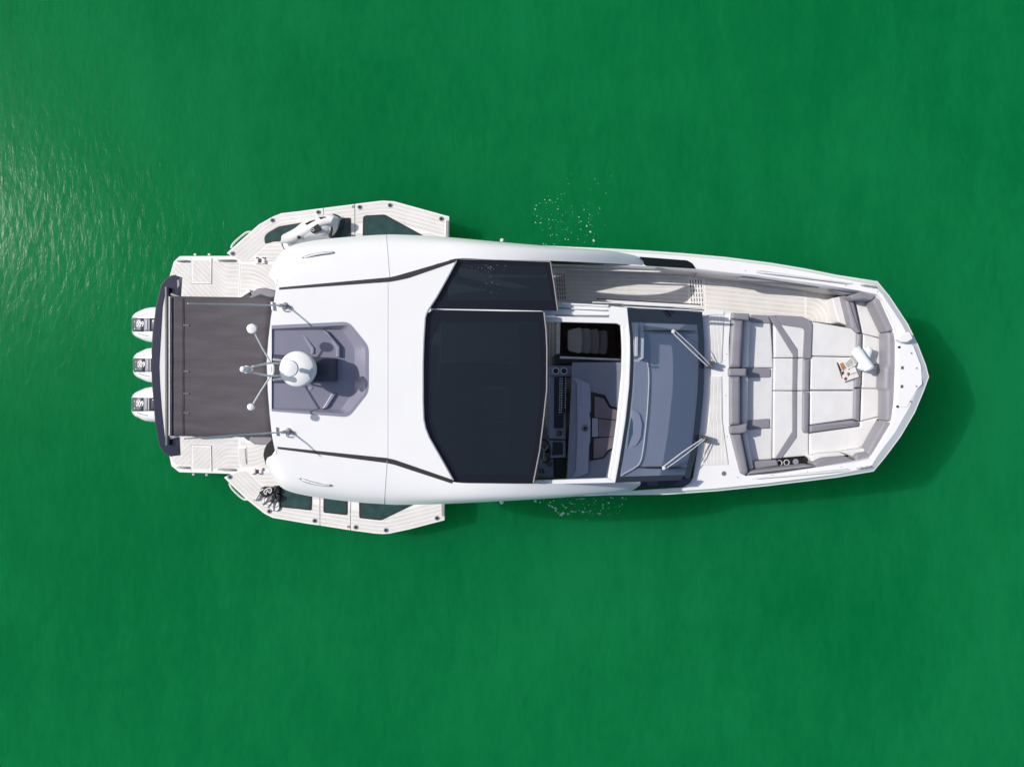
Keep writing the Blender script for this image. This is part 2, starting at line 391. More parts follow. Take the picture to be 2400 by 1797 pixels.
wall("bulwark_liner", walk_in[::-1] + [(2018, 682)], ZG, ZD-0.05, liner, Y)
wall("lounge_coaming", lounge, ZG, 1.1, liner, Y)
wall("cabin_front", [(1655, 736), (1713, 733)], ZG, 1.1, liner, Y)

# port walkway and bow deck: foam planks laid on a white base
floor_pts = [(1050, 640), (1300, 642), (1649, 655), (1727, 672), (1887, 687), (1960, 698), (1985, 768), (1900, 760), (1880, 740), (1680, 722), (1640, 717), (1310, 710), (1050, 706)]
wd = prism("walkway_deck", [(1050, 628), (1300, 632), (1649, 640), (1800, 655), (1960, 680), (2000, 800), (1880, 790), (1700, 760), (1050, 745)], ZD-0.002, 0.05, evaw, Y)
b1 = straight_bands((1300, 651), (340, 9), 9.6, -2, 9, 1.7)
planks(wd, b1, [(1054, 600), (1298, 600), (1298, 770), (1054, 770)], ZD, eva)
planks(wd, b1, [(1327, 600), (1609, 600), (1616, 770), (1327, 770)], ZD, eva)
b2 = straight_bands((1650, 662), (240, 25), 10.4, -3, 9, 2.0)
planks(wd, b2, [(1651, 600), (1884, 640), (1886, 780), (1655, 760)], ZD, eva)
# round corner before the bow seat
ctr = Vector((1892, 752))
for k in range(7):
    r0, r1 = 2+k*11.2, 2+(k+1)*11.2-2.0
    aa = [R(-95 + 100*i/10) for i in range(11)]
    p = [(ctr.x+r1*math.cos(t), ctr.y+r1*math.sin(t)) for t in aa] + [(ctr.x+r0*math.cos(t), ctr.y+r0*math.sin(t)) for t in aa[::-1]]
    p = clip(p, [(1890, 640), (1990, 640), (1990, 790), (1890, 790)])
    if p: prism("plank", p, ZD, 0.012, eva, wd)
# slotted drain plates
def grate(x0, x1, ya, yb, lean, cols, rows):
    g = prism("drain_plate", [(x0, ya), (x1, ya+1), (x1+lean, yb), (x0+lean, yb)], ZD+0.004, 0.012, evaw if x0 > 1500 else tread, wd)
    for i in range(cols):
        for j in range(rows):
            t = (j+0.5)/rows; xx = x0+(i+0.8)*(x1-x0)/(cols+0.4)+lean*t; yy = ya+3+(yb-ya-6)*t
            l = (yb-ya-6)/rows*0.36
            prism("drain_slot", [(xx-0.9, yy-l), (xx+0.9, yy-l), (xx+0.9+0.5, yy+l), (xx-0.9+0.5, yy+l)], ZD+0.006, 0.004, black, g)
grate(1300, 1324, 640, 706, 4, 4, 6)
grate(1612, 1646, 651, 722, 5, 5, 6)

# bulwark fittings along the port side
def rail(name, a, b, za, zb, r, m, parent, lift=0.05, n=8):
    P = []
    for k in range(n+1):
        t = k/n; q = U(a[0]+(b[0]-a[0])*t, a[1]+(b[1]-a[1])*t, za+(zb-za)*t)
        P.append(q + Vector((0, 0, lift*min(1, 6*t, 6*(1-t)))))
    return tube(name, P, r, m, parent)
slot = prism("rail_recess", rounded(cA((372, 150), (450, 146), (1320, 262), (1345, 278), (1310, 288), (440, 168)), 4), lambda x, y: ZG(x)+0.004, 0.02, railm, Y)
rail("grab_rail", (1770, 637.5), (1996, 665), ZG(1770), ZG(1996), 0.016, chrome, slot)
slot = prism("rail_recess", rounded(cB((335, 1095), (420, 1102), (1290, 1012), (1318, 1010), (1300, 1034), (420, 1120)), 4), lambda x, y: ZG(x)+0.004, 0.02, railm, Y)
rail("grab_rail", (1762, 1120), (1990, 1101), ZG(1762), ZG(1990), 0.016, chrome, slot)
rail("grab_rail", (1295, 629), (1548, 637), 1.72, 1.72, 0.016, chrome, Y, lift=0.0)
for p, q in ((cA((1435, 290)), cA((1590, 315))), (cB((1395, 1008)), cB((1535, 985)))):
    a, b = p[0], q[0]
    cl = rail("mooring_cleat", a, b, ZG(2030), ZG(2040), 0.014, steel, Y, lift=0.05, n=6)
    for t in (0.3, 0.7):
        x, y = a[0]+(b[0]-a[0])*t, a[1]+(b[1]-a[1])*t
        lathe("cleat_foot", U(x, y, ZG(x)), [(0.02, 0), (0.016, 0.05)], steel, cl, 10)
win = prism("bulwark_window", rounded(cW((1005, 192), (1520, 231), (1580, 262), (1618, 322), (1065, 290)), [1, 3, 5, 2, 6]), lambda x, y: ZG(x)+0.005, 0.02, sglass, Y)
prism("bulwark_strut", [(1642, 627), (1646, 625), (1628, 650), (1624, 652)], lambda x, y: 1.8 if y < 640 else 1.3, 0.05, steel, Y)
# rolled upholstery along the port bulwark
prism("bulwark_bolster", rounded(cA((218, 222), (250, 198), (372, 188), (700, 232), (1060, 283), (1058, 312), (900, 302), (600, 266), (240, 243)), 5), 1.76, 0.16, gvin, Y, bevel=0.05, segs=4)
prism("bulwark_bolster", rounded(cA((1078, 288), (1250, 318), (1445, 350), (1425, 374), (1270, 386), (1110, 316)), 4), 1.78, 0.16, gvin, Y, bevel=0.06, segs=4)
prism("step_locker", cA((1265, 395), (1350, 712), (1215, 660), (1150, 420)), 1.5, 0.34, liner, Y, bevel=0.02)
for pt, zz in (((1177, 564), 1.55), ((1176, 1176), 1.5)):
    lathe("side_light", U(*pt, zz), [(0.034, 0), (0.038, 0.03), (0.024, 0.055), (0.006, 0.062)], gel, Y, 16)

# ------------------------------------------------------------------ bow lounge upholstery
ZC = 1.62
base = prism("lounge_base", [(1720, 738), (1900, 752), (1990, 764), (2085, 760), (2095, 985), (2035, 1068), (1740, 1108)], 1.45, 0.35, gap, Y)
def puff(name, pts, z, th, m, parent, bev, r=1.5, segs=7, rn=4):
    """soft slab: the outline is drawn in ring by ring towards a rounded top edge"""
    if area2(pts) > 0: pts = pts[::-1]
    n = len(pts); kx = F/(H-z); P = [Vector(p) for p in pts]
    def inset(d):
        out = []
        for i in range(n):
            e0 = (P[i]-P[i-1]).normalized(); e1 = (P[(i+1) % n]-P[i]).normalized()
            n0 = Vector((e0.y, -e0.x)); n1 = Vector((e1.y, -e1.x)); mm = (n0+n1); mm = mm/max(0.45, mm.length_squared/2)
            out.append(tuple(P[i] + mm*d))
        return out
    test = inset(0.5)
    sgn = 1 if abs(area2(test)) < abs(area2(pts)) else -1
    rings = []
    def ring(d, zz):
        q = rounded(inset(sgn*d*kx), max(0.3, r*1.0), rn)
        rings.append([U(x, y, z) + Vector((0, 0, zz-z)) for x, y in q])
    w = abs(area2(pts))/sum((P[i]-P[i-1]).length for i in range(n))/kx     # mean width
    D = min(bev*1.7, w*0.44); hh = min(bev, D*0.95)
    ring(0, z-th); ring(0, z-hh)
    for k in range(1, segs+1):
        a = k/segs*math.pi/2
        ring(D*(1-math.cos(a)), z-hh+hh*math.sin(a))
    return loft(name, rings, m, parent, cap0=True, cap1=True)
def cushion(pts, z=ZC, th=0.16, m=wvin, bev=0.022, name="seat_cushion", r=1.5, segs=3):
    return puff(name, pts, z, th, m, Y, bev, r)
# aft seat along the coach roof
cushion(cA((275, 645), (540, 672), (566, 1112), (250, 1115)))
cushion(cA((250, 1118), (566, 1117), (562, 1276)) + cB((556, 610), (245, 600)))
cushion(cB((245, 604), (556, 613), (552, 918), (400, 928), (320, 960), (270, 800)))
# white back pads leaning on the roll
cushion(cA((262, 642), (335, 645), (322, 1108), (245, 1110)), 1.78, 0.2, wvin, 0.045, "back_cushion", 3, 4)
cushion(cA((245, 1195), (318, 1200)) + cB((312, 560), (245, 572)), 1.78, 0.2, wvin, 0.045, "back_cushion", 3, 4)
cushion(cB((250, 668), (300, 650), (372, 1010), (330, 1036)), 1.78, 0.2, wvin, 0.045, "back_cushion", 3, 4)
# grey roll with its straps
cushion(cA((152, 625), (275, 640), (247, 1112), (122, 1115)), 1.97, 0.28, gvin, 0.085, "backrest_roll", 3, 5)
cushion(cA((122, 1196), (245, 1198)) + cB((245, 575), (125, 588)), 1.97, 0.28, gvin, 0.085, "backrest_roll", 3, 5)
cushion(cB((135, 672), (250, 668), (325, 1045), (290, 1085), (232, 1060)), 1.97, 0.28, gvin, 0.085, "backrest_roll", 4, 5)
for pts in (cA((155, 562), (332, 572), (325, 642), (150, 624)), cA((118, 1118), (302, 1120), (300, 1196), (118, 1196)), cB((125, 590), (240, 578), (310, 560), (306, 648), (250, 664), (132, 668))):
    cushion(pts, 1.985, 0.3, gvin, 0.06, "headrest_strap", 2, 4)
for pts in (cA((335, 582), (512, 590), (548, 672), (338, 660)), cA((300, 1112), (540, 1120), (540, 1210), (300, 1212)), cB((310, 530), (530, 512), (530, 606), (310, 630))):
    cushion(pts, ZC+0.022, 0.05, gvin, 0.015, "armrest_pad", 4)
# sun pad
cushion(cA((575, 600), (940, 640), (938, 1012), (572, 1012)))
cushion(cA((570, 1018), (935, 1020)) + cB((925, 235), (565, 232)))
cushion(cB((564, 238), (925, 242), (918, 884), (560, 912)))
zs = ZC+0.012
cushion(cA((515, 592), (578, 590), (808, 930), (808, 1014), (756, 1014), (756, 985)), zs, 0.03, gvin, 0.01, "pad_stripe", 1)
cushion(cA((756, 1020), (808, 1020)) + cB((802, 234), (752, 234)), zs, 0.03, gvin, 0.01, "pad_stripe", 0.5)
cushion(cB((752, 240), (802, 240), (800, 700), (652, 908), (578, 914), (752, 640)), zs, 0.03, gvin, 0.01, "pad_stripe", 1)
zs2 = ZC+0.035
prism("pad_bolster", rounded(cA((584, 588), (860, 604), (950, 650), (938, 1018), (862, 1018), (876, 735), (850, 712), (640, 682)), [1, 8, 16, 2, 2, 8, 6, 3], 6), zs2, 0.12, gvin, Y, bevel=0.05, segs=4)
cushion(cA((862, 1024), (936, 1024)) + cB((930, 242), (856, 240)), zs2, 0.12, gvin, 0.05, "pad_bolster", 1, 4)
cushion(cB((856, 246), (930, 248), (924, 662), (870, 660), (852, 630)), zs2, 0.12, gvin, 0.05, "pad_bolster", 3, 4)
cushion(cB((932, 584), (1365, 528), (1425, 552), (1424, 588), (932, 655)), zs2, 0.12, gvin, 0.05, "pad_bolster", 3, 4)
cushion(cA((950, 652), (1398, 732), (1392, 1002), (942, 994)))
cushion(cA((940, 1002), (1390, 1010)) + cB((1372, 228), (932, 228)))
cushion(cB((932, 238), (1370, 238), (1364, 516), (932, 576)))
cushion(cB((926, 664), (1428, 594), (1434, 546), (1618, 500), (1596, 540), (1460, 800), (1240, 842), (980, 870), (924, 880)), ZC-0.004)
# narrow grey bolster between pads and bow seat
cushion(cA((1270, 388), (1312, 386), (1376, 442), (1446, 762), (1406, 768), (1350, 714)), 1.70, 0.24, gvin, 0.06, "pad_bolster", 3, 4)
cushion(cA((1404, 768), (1456, 776), (1450, 1276)) + cB((1440, 208), (1374, 208), (1380, 0)), zs2, 0.14, gvin, 0.045, "pad_bolster", 1, 4)
cushion(cB((1374, 214), (1440, 214), (1430, 545), (1366, 522)), zs2, 0.14, gvin, 0.045, "pad_bolster", 1, 4)
# bow seat
cushion(cA((1380, 444), (1552, 444), (1702, 760), (1642, 770), (1640, 816), (1452, 770)))
cushion(cA((1460, 778), (1640, 824), (1642, 1082), (1454, 1082)))
cushion(cA((1454, 1088), (1642, 1088)) + cB((1638, 214), (1446, 210)))
cushion(cB((1446, 216), (1638, 218), (1622, 492), (1434, 540)))
cushion(cA((1648, 775), (1708, 765), (1712, 1276)) + cB((1700, 230), (1690, 530), (1626, 515), (1642, 218)), ZC+0.03, 0.16, wvin, 0.02)
cushion(cB((1600, 532), (1672, 542), (1512, 860), (1466, 802)), ZC+0.03, 0.16, wvin, 0.02)
# bow backrests
zb = 1.95
cushion(cA((1320, 398), (1442, 352), (1600, 386), (1556, 442), (1480, 432), (1376, 440)), zb, 0.3, gvin, 0.075, "backrest_roll", 4, 5)
cushion(cA((1604, 388), (1650, 440), (1788, 742), (1706, 756), (1558, 446)), zb, 0.3, gvin, 0.08, "backrest_roll", 3, 5)
cushion(cA((1706, 760), (1788, 748), (1806, 850), (1802, 1276)) + cB((1792, 330), (1778, 555), (1695, 535), (1698, 240), (1676, 210)) + cA((1684, 1110), (1708, 1080)), zb, 0.3, gvin, 0.075, "backrest_roll", 3, 5)
cushion(cB((1676, 540), (1762, 560), (1548, 908), (1500, 858)), zb, 0.3, gvin, 0.075, "backrest_roll", 3, 5)
cushion(cB((1378, 905), (1410, 866), (1500, 850), (1548, 908), (1400, 940)), zb-0.02, 0.28, gvin, 0.07, "backrest_roll", 4, 5)
cushion(cB((1240, 846), (1300, 832), (1470, 808), (1500, 846), (1410, 862), (1372, 902)), 1.80, 0.2, wvin, 0.05, "back_cushion", 3, 4)
cushion(cB((962, 960), (1062, 910), (1290, 890), (1392, 932), (1000, 1000)), zb-0.02, 0.28, gvin, 0.06, "backrest_roll", 5, 5)
cushion(cB((920, 888), (1020, 862), (1230, 846), (1300, 882), (1060, 906), (960, 952)), 1.78, 0.2, wvin, 0.05, "back_cushion", 3, 4)
cushion(cB((302, 1066), (350, 1036), (910, 976), (985, 985), (1000, 1002), (310, 1082)), zb-0.02, 0.26, gvin, 0.045, "backrest_roll", 2, 4)
cushion(cB((362, 940), (606, 928), (622, 985), (372, 1022)), ZC+0.12, 0.2, gvin, 0.035, "armrest_pad", 3, 4)
cp = prism("cup_panel", cB((565, 920), (910, 896), (910, 966), (640, 994)), ZC+0.02, 0.1, black, Y)
for (q, kind) in ((cB((622, 955))[0], 0), (cB((694, 950))[0], 0), (cB((786, 942))[0], 1)):
    c = U(*q, ZC+0.02)
    ring_flat(c, 0.052, 0.010, "cup_ring", chrome, cp) if kind == 0 else lathe("speaker", c, [(0.052, 0), (0.05, 0.008), (0.03, 0.01), (0.005, 0.006)], engl, cp, 20)
# bow platform
bowp = prism("bow_hatch", rounded(cA((1812, 905), (1960, 890), (2040, 1100), (2048, 1276)) + cB((2000, 220), (1900, 395), (1800, 405)), 3), lambda x, y: ZG(x)+0.012, 0.02, gel, Y, bevel=0.006)
for q in (cA((1941, 968))[0], cA((1994, 1118))[0], cB((1992, 192))[0], cB((1932, 342))[0]):
    prism("hatch_latch", [(q[0]-2.5, q[1]-1.5), (q[0]+1, q[1]-2.5), (q[0]+2.5, q[1]+1.5), (q[0]-1, q[1]+2.5)], ZG(2140)+0.018, 0.01, steel, bowp)
for q in (cA((1850, 1113))[0], cB((1845, 194))[0]):
    l = prism("hatch_lock", [(q[0]-3.6, q[1]-4), (q[0]+3.6, q[1]-4), (q[0]+3.6, q[1]+4), (q[0]-3.6, q[1]+4)], ZG(2110)+0.020, 0.012, steel, bowp, bevel=0.004)
    prism("lock_core", [(q[0]-1.6, q[1]-2), (q[0]+2, q[1]-2), (q[0]+2, q[1]+2), (q[0]-1.6, q[1]+2)], ZG(2110)+0.024, 0.012, black, bowp)
prism("anchor_cover", rounded(cA((1845, 770), (1930, 752), (1965, 825), (1905, 862), (1850, 858), (1812, 830), (1815, 792)), 4), ZG(2130)+0.13, 0.16, gel, Y, bevel=0.03, segs=4)
for q in (cA((1817, 910))[0], cB((1800, 393))[0]):
    lathe("deck_socket", U(*q, ZG(2105)+0.004), [(0.022, 0), (0.022, 0.012)], black, Y, 12)
for q in cA((285, 145), (627, 192), (862, 212), (960, 237), (1285, 293), (1602, 356), (98, 978)) + cB((90, 283), (103, 693), (553, 1076), (840, 1060), (902, 1042), (1240, 996), (208, 1096), (1572, 938)):
    lathe("deck_screw", U(*q, ZG(q[0])+0.002), [(0.010, 0), (0.008, 0.006)], steel, Y, 8)
q = cF((1903, 1305))[0]
fc = lathe("filler_cap", U(*q, ZG(q[0])), [(0.042, 0), (0.042, 0.012), (0.03, 0.016)], steel, Y, 20)
ring_flat(U(*q, ZG(q[0])+0.014), 0.024, 0.008, "cap_slot", black, fc, 0.006)
# white scuttle between windscreen and lounge, with two foam treads
ZK = ZG(1680)+0.02
for reg, ang in ((cC((1690, 285), (1905, 268), (1872, 1032), (1722, 1040)), (8, 100)), ([(1668, 882), (1691, 882), (1692, 985), (1662, 985)], (-3, 100)), ([(1662, 985.2), (1692, 985.2), (1707, 1088), (1648, 1089)], (0, 100))):
    tr = prism("scuttle_tread", reg, ZK, 0.02, evaw, Y)
    planks(tr, straight_bands((1664, 900), ang, 8.6, -9, 9, 1.9), reg, ZK+0.003, eva)

# ------------------------------------------------------------------ windscreen
def resample(pts, n):
    P = [Vector(p) for p in pts]; L = [0]
    for i in range(1, len(P)): L.append(L[-1]+(P[i]-P[i-1]).length)
    out = []
    for k in range(n):
        t = L[-1]*k/(n-1); i = 0
        while i < len(P)-2 and L[i+1] < t: i += 1
        u = (t-L[i])/max(1e-6, L[i+1]-L[i]); out.append(P[i].lerp(P[i+1], u))
    return out
NV = 25
wl = resample([(1468, 722), (1476, 787), (1478, 850), (1475, 905), (1467, 984), (1452, 1077), (1443, 1130)], NV)
wr = resample([(1646, 731), (1651, 801), (1651, 860), (1649, 920), (1642, 992), (1636, 1046), (1616, 1124)], NV)
def ws(u, v):
    i = min(NV-2, int(v*(NV-1))); f = v*(NV-1)-i
    a = wl[i].lerp(wl[i+1], f); b = wr[i].lerp(wr[i+1], f); p = a.lerp(b, u)
    return U(p.x, p.y, 3.06 - 1.0*u)
def ws_grid(name, us, vs, m, parent, smooth=True):
    v = [ws(u, w) for u in us for w in vs]; n = len(vs)
    f = [(i*n+j, i*n+j+1, (i+1)*n+j+1, (i+1)*n+j) for i in range(len(us)-1) for j in range(n-1)]
    f = [q[::-1] for q in f] if (v[1]-v[0]).cross(v[n]-v[0]).z < 0 else f
    return from_data(name, v, f, m, parent, smooth=smooth)
lin = lambda a, b, n: [a+(b-a)*i/(n-1) for i in range(n)]
v0, v1, u0, u1 = 0.078, 0.968, 0.045, 0.918
wsc = ws_grid("windscreen", lin(u0, u1, 10), lin(v0, v1, 24), wpane, Y)
for us, vs in ((lin(0, 1, 10), lin(0, v0, 3)), (lin(0, 1, 10), lin(v1, 1, 3)), (lin(0, u0, 2), lin(v0, v1, 24)), (lin(u1, 1, 3), lin(v0, v1, 24))):
    ws_grid("windscreen_border", us, vs, frit, wsc)
# starboard quarter glass
q = [(1440, 1128), (1502, 1128), (1616, 1121), (1623, 1122), (1617, 1132), (1600, 1142), (1488, 1149), (1440, 1149)]
prism("quarter_window", rounded(q, [1, 1, 1, 3, 5, 5, 2, 1]), lambda x, y: 2.16-(y-1122)*0.010, 0.02, sglass, Y)
prism("quarter_border", [(1504, 1128.5), (1617, 1121.5), (1621, 1124), (1610, 1136), (1498, 1141)], lambda x, y: 2.175-(y-1122)*0.0025, 0.05, frit, Y)
# wipers
def wz(x, y):                                       # height of the glass under a photo pixel
    best = (1e9, 2.5)
    for i in range(0, NV):
        a, b = wl[i], wr[i]
        if abs(a.lerp(b, 0.5).y - y) < 12:
            u = (x-a.x)/(b.x-a.x); d = abs(a.lerp(b, 0.5).y-y)
            if d < best[0]: best = (d, 3.06-1.0*max(0, min(1.05, u)))
    return best[1]
for base, tip, bl0, bl1 in (((1660, 856), (1577, 777), (1510, 775), (1630, 776)), ((1648, 1027), (1555, 1096), (1490, 1095), (1607, 1096))):
    zb0 = ZG(1650)+0.24; zt = wz(*tip)+0.055
    s = 1 if tip[1] < base[1] else -1
    w = tube("wiper", [U(base[0]-2.2, base[1]+1.5, zb0), U((base[0]+tip[0])/2-2.2, (base[1]+tip[1])/2+2*s, (zb0+zt)/2+0.05), U(tip[0]-1, tip[1]+2*s, zt)], 0.011, chrome, Y)
    tube("wiper_link", [U(base[0]+4, base[1]-2*s, zb0), U((base[0]+tip[0])/2+5, (base[1]+tip[1])/2-4*s, (zb0+zt)/2+0.05), U(tip[0]+3, tip[1]-4*s, zt)], 0.008, chrome, w)
    P = [(bl0[0]+(bl1[0]-bl0[0])*i/8, bl0[1]+(bl1[1]-bl0[1])*i/8) for i in range(9)]
    tube("wiper_blade", [U(x, y, wz(x, y)+0.03) for x, y in P], [0.006+0.012*math.sin(math.pi*i/8) for i in range(9)], black, w)
    lathe("wiper_head", U(*tip, zt-0.02), [(0.03, 0), (0.034, 0.03), (0.02, 0.045)], chrome, w, 16)
    for dx, dy in ((0, 3), (4, -5)):
        lathe("wiper_pivot", U(base[0]+dx, base[1]+dy*s, ZG(1650)), [(0.036, 0), (0.034, 0.22), (0.02, 0.25)], gvind, w, 12)
    prism("wiper_foot", [(base[0]-5, base[1]-9), (base[0]+9, base[1]-9), (base[0]+9, base[1]+8), (base[0]-5, base[1]+8)], ZG(1650)+0.03, 0.04, gel, w, bevel=0.01)

# ------------------------------------------------------------------ dash, helm and companionway
dz = lambda x, y: 2.40 - 0.40*max(0, min(1, (x-1343)/300.0))
db = fill("dash_top", [[(1343, 849), (1458, 849), (1470, 757), (1641, 761), (1648, 860), (1640, 992), (1606, 1122), (1330, 1126), (1336, 1000)]], dz, dash, Y, solid=0.05)
tr = [(1455.5, 1114), (1489.6, 1094.6), (1498, 1086.7), (1503, 1076), (1508, 1050), (1516, 978), (1520, 920), (1521, 880), (1519, 855), (1514, 844)]
prism("dash_panel", tr + [(1486, 846), (1484, 920), (1474, 1000), (1458, 1080)], lambda x, y: dz(x, y)+0.03, 0.04, dashw, db, bevel=0.006)
tube("dash_trim", [U(x, y, dz(x, y)+0.035) for x, y in spline(tr, 3)], 0.010, gel, db, 6)
prism("dash_edge", [(1622, 765), (1636, 764), (1640, 860), (1638, 940), (1630, 1000), (1610, 1110), (1600, 1112), (1620, 1000), (1628, 930), (1630, 860)], lambda x, y: dz(x, y)+0.05, 0.05, engl, db, bevel=0.01)
for pt in ((1595, 835), (1577, 1038)):
    sp = lathe("dash_vent", U(*pt, dz(*pt)), [(0.034, 0), (0.034, 0.01), (0.026, 0.012)], dashw, db, 20)
    lathe("vent_core", U(*pt, dz(*pt)+0.008), [(0.024, 0), (0.022, 0.008)], black, db, 16)
pod = prism("visor_pod", rounded(cF((420, 255), (545, 335), (590, 500), (570, 720), (500, 850), (340, 915), (380, 600)), 5), 2.255, 0.06, dashw, db, bevel=0.012)
prism("visor_screen", cF((410, 400), (432, 480), (432, 660), (345, 905), (375, 600)), 2.262, 0.03, tglass, db)
post = prism("door_post", cC((482, 385), (530, 385), (520, 935), (470, 932)), 2.50, 0.6, gel, Y, bevel=0.012)
prism("door_jamb", cC((552, 385), (600, 385), (622, 640), (615, 960), (565, 995), (545, 900)), 2.44, 0.6, gelw, Y, bevel=0.012)
rail("door_rail", cC((450, 1005))[0], cC((540, 1005))[0], 2.5, 2.5, 0.02, chrome, Y, 0)
# helm console (starboard) read from the open roof
ZH = 2.05
hood = prism("dash_hood", rounded(cZ((600, 326), (645, 320), (790, 385), (800, 480), (802, 700), (782, 720), (800, 800), (795, 1060), (782, 1080), (772, 1400), (705, 1430), (600, 1456), (636, 1360), (650, 900), (645, 380)), 2), 2.42, 0.12, dashw, Y, bevel=0.02)
prism("hood_panel", cZ((690, 360), (782, 400), (785, 690), (690, 620)), 2.432, 0.015, dashw, hood, bevel=0.004)
c = U(*cZ((735, 893))[0], 2.42)
lathe("compass", c, [(0.055, 0), (0.055, 0.012), (0.03, 0.02), (0.004, 0.022)], black, hood, 24)
ring_flat(c + Vector((0, 0, 0.014)), 0.042, 0.008, "compass_ring", steel, hood)
prism("helm_screen", cZ((528, 335), (600, 326), (645, 380), (648, 900), (636, 1360), (600, 1440), (520, 1430), (515, 900)), lambda x, y: 2.12+0.22*(x-1326)/26.0, 0.04, scrn, Y, bevel=0.006)
mauve = [cZ((845, 530), (950, 552), (1012, 660), (1125, 690), (1112, 800), (845, 768)), cZ((892, 785), (1108, 806), (1084, 985), (890, 992)), cZ((838, 1012), (1082, 988), (1062, 1112), (1000, 1140), (940, 1222), (834, 1240))]
prism("dash_well", cZ((800, 475), (965, 515), (1030, 640), (1180, 680), (1130, 1110), (1010, 1150), (950, 1235), (790, 1265)), lambda x, y: dz(x, y)+0.012, 0.03, black, Y)
for p in mauve: prism("dash_cushion", rounded(p, 1.2), lambda x, y: dz(x, y)+0.05, 0.05, dashp, Y, bevel=0.015)
prism("dash_slot", cZ((820, 775), (885, 780), (885, 990), (815, 992)), lambda x, y: dz(x, y)+0.045, 0.05, dashw, Y, bevel=0.006)
con = prism("helm_console", cZ((335, 300), (520, 300), (518, 1020), (330, 1012)), ZH, 0.8, dashw, Y, bevel=0.012)
sw = prism("switch_panel", cZ((385, 310), (520, 305), (512, 700), (492, 740), (490, 892), (380, 892)), ZH+0.012, 0.02, scrn, con)
for k in range(15):
    for xx in ((452, 474, 516) if k < 13 else (450, 470)):
        y = 327 + k*27.4; q = cZ((xx - k*0.4, y))[0]
        prism("switch", [(q[0]-1.2, q[1]-1.5), (q[0]+1.2, q[1]-1.5), (q[0]+1.2, q[1]+1.5), (q[0]-1.2, q[1]+1.5)], ZH+0.018, 0.01, wtxt, con)
cup = prism("cup_holder", cZ((325, 180), (598, 184), (582, 300), (330, 298)), ZH+0.05, 0.3, dash, Y, bevel=0.012)
for q in cZ((402, 240), (495, 240)):
    lathe("cup_well", U(*q, ZH+0.046), [(0.052, 0), (0.052, 0.006)], black, cup, 24)
    ring_flat(U(*q, ZH+0.05), 0.060, 0.014, "cup_ring", gel, cup)
prism("joystick_base", rounded(cZ((375, 915), (490, 918), (488, 985), (375, 985)), 3), ZH+0.012, 0.02, dashw, con, bevel=0.004)
lathe("joystick", U(*cZ((440, 950))[0], ZH+0.012), [(0.045, 0), (0.05, 0.03), (0.03, 0.06)], engg, con, 20)
prism("wheel_pedestal", cZ((325, 1030), (515, 1030), (515, 1225), (325, 1235)), ZH-0.02, 0.6, dashw, Y, bevel=0.012)
prism("instrument", cZ((370, 1050), (485, 1055), (480, 1195), (360, 1200)), ZH-0.005, 0.02, scrn, Y, bevel=0.004)
wc = U(*cZ((262, 1150))[0], 1.98)
wq = Matrix.Rotation(R(-58), 3, 'Y')
sw_ = tube("steering_wheel", [wc + wq @ Vector((0.20*math.cos(2*math.pi*k/28), 0.20*math.sin(2*math.pi*k/28), 0)) for k in range(28)], 0.018, black, Y, 8, True)
for k in range(3):
    a = 2*math.pi*k/3+0.5
    tube("wheel_spoke", [wc + wq @ Vector((0, 0, -0.02)), wc + wq @ Vector((0.19*math.cos(a), 0.19*math.sin(a), 0))], 0.014, steel, sw_)
tube("wheel_column", [wc + wq @ Vector((0, 0, -0.02)), wc + wq @ Vector((0, 0, -0.22))], 0.045, black, sw_, 12)
th = prism("throttle_base", cZ((215, 1245), (378, 1245), (378, 1450), (170, 1450)), ZH-0.05, 0.5, dash, Y, bevel=0.012)
for q in cZ((225, 1395), (262, 1400)):
    tube("throttle_lever", [U(*q, ZH-0.05), U(q[0]-2, q[1]-8, ZH+0.12)], 0.014, black, th)
lathe("throttle_dial", U(*cZ((330, 1295))[0], ZH-0.05), [(0.055, 0), (0.055, 0.02), (0.02, 0.03)], engg, th, 20)
prism("side_console", cZ((382, 1235), (520, 1235), (520, 1455), (382, 1455)), ZH-0.15, 0.5, black, Y, bevel=0.01)
# cabin floor with the stair pit left open
cab = fill("cabin_floor", [[(1010, 715), (1310, 742), (1312, 838), (1460, 842), (1460, 1118), (1010, 1118)]], ZD, dash, Y, solid=0.05)
planks(cab, straight_bands((1278, 760), (0, 1), 7.5, -30, 0, 1.2), [(1276, 745), (1302, 748), (1302, 1000), (1276, 1000)], ZD+0.008, tread)
prism("threshold", cD2((602, 510), (680, 515), (662, 1195), (592, 1190)), ZD+0.25, 0.3, chrome, Y, bevel=0.01)
pit = [(1306, 742), (1462, 742), (1464, 846), (1306, 846)]
wallp = [U(x, y, ZD+0.1) for x, y in pit]
loft("stair_well", [wallp, [Vector((p.x, p.y, 0.05)) for p in wallp]], brown, Y, cap1=True, smooth=False)
steps = [cD2((838, 682), (1090, 620), (1130, 640), (1156, 800), (1156, 1000), (1122, 1168), (1080, 1182), (860, 1130), (834, 1060)),
         cD2((1100, 650), (1270, 634), (1310, 655), (1334, 800), (1334, 1030), (1300, 1180), (1250, 1188), (1100, 1150)),
         cD2((1280, 670), (1450, 650), (1492, 670), (1516, 830), (1514, 1040), (1484, 1182), (1440, 1192), (1280, 1160)),
         cD2((1460, 690), (1640, 680), (1680, 705), (1694, 850), (1690, 1060), (1660, 1190), (1620, 1198), (1460, 1170))]
for k, p in enumerate(steps):
    prism("stair_tread", rounded(p, 2), 1.30-0.15*k, 0.06, tread, Y, bevel=0.012)
rail("stair_rail", cD2((665, 1268))[0], cD2((1985, 1322))[0], 2.0, 2.0, 0.022, chrome, Y, 0)
prism("stair_bulkhead", cD2((560, 1215), (1985, 1285), (1985, 1360), (560, 1395)), 1.95, 0.8, black, Y)
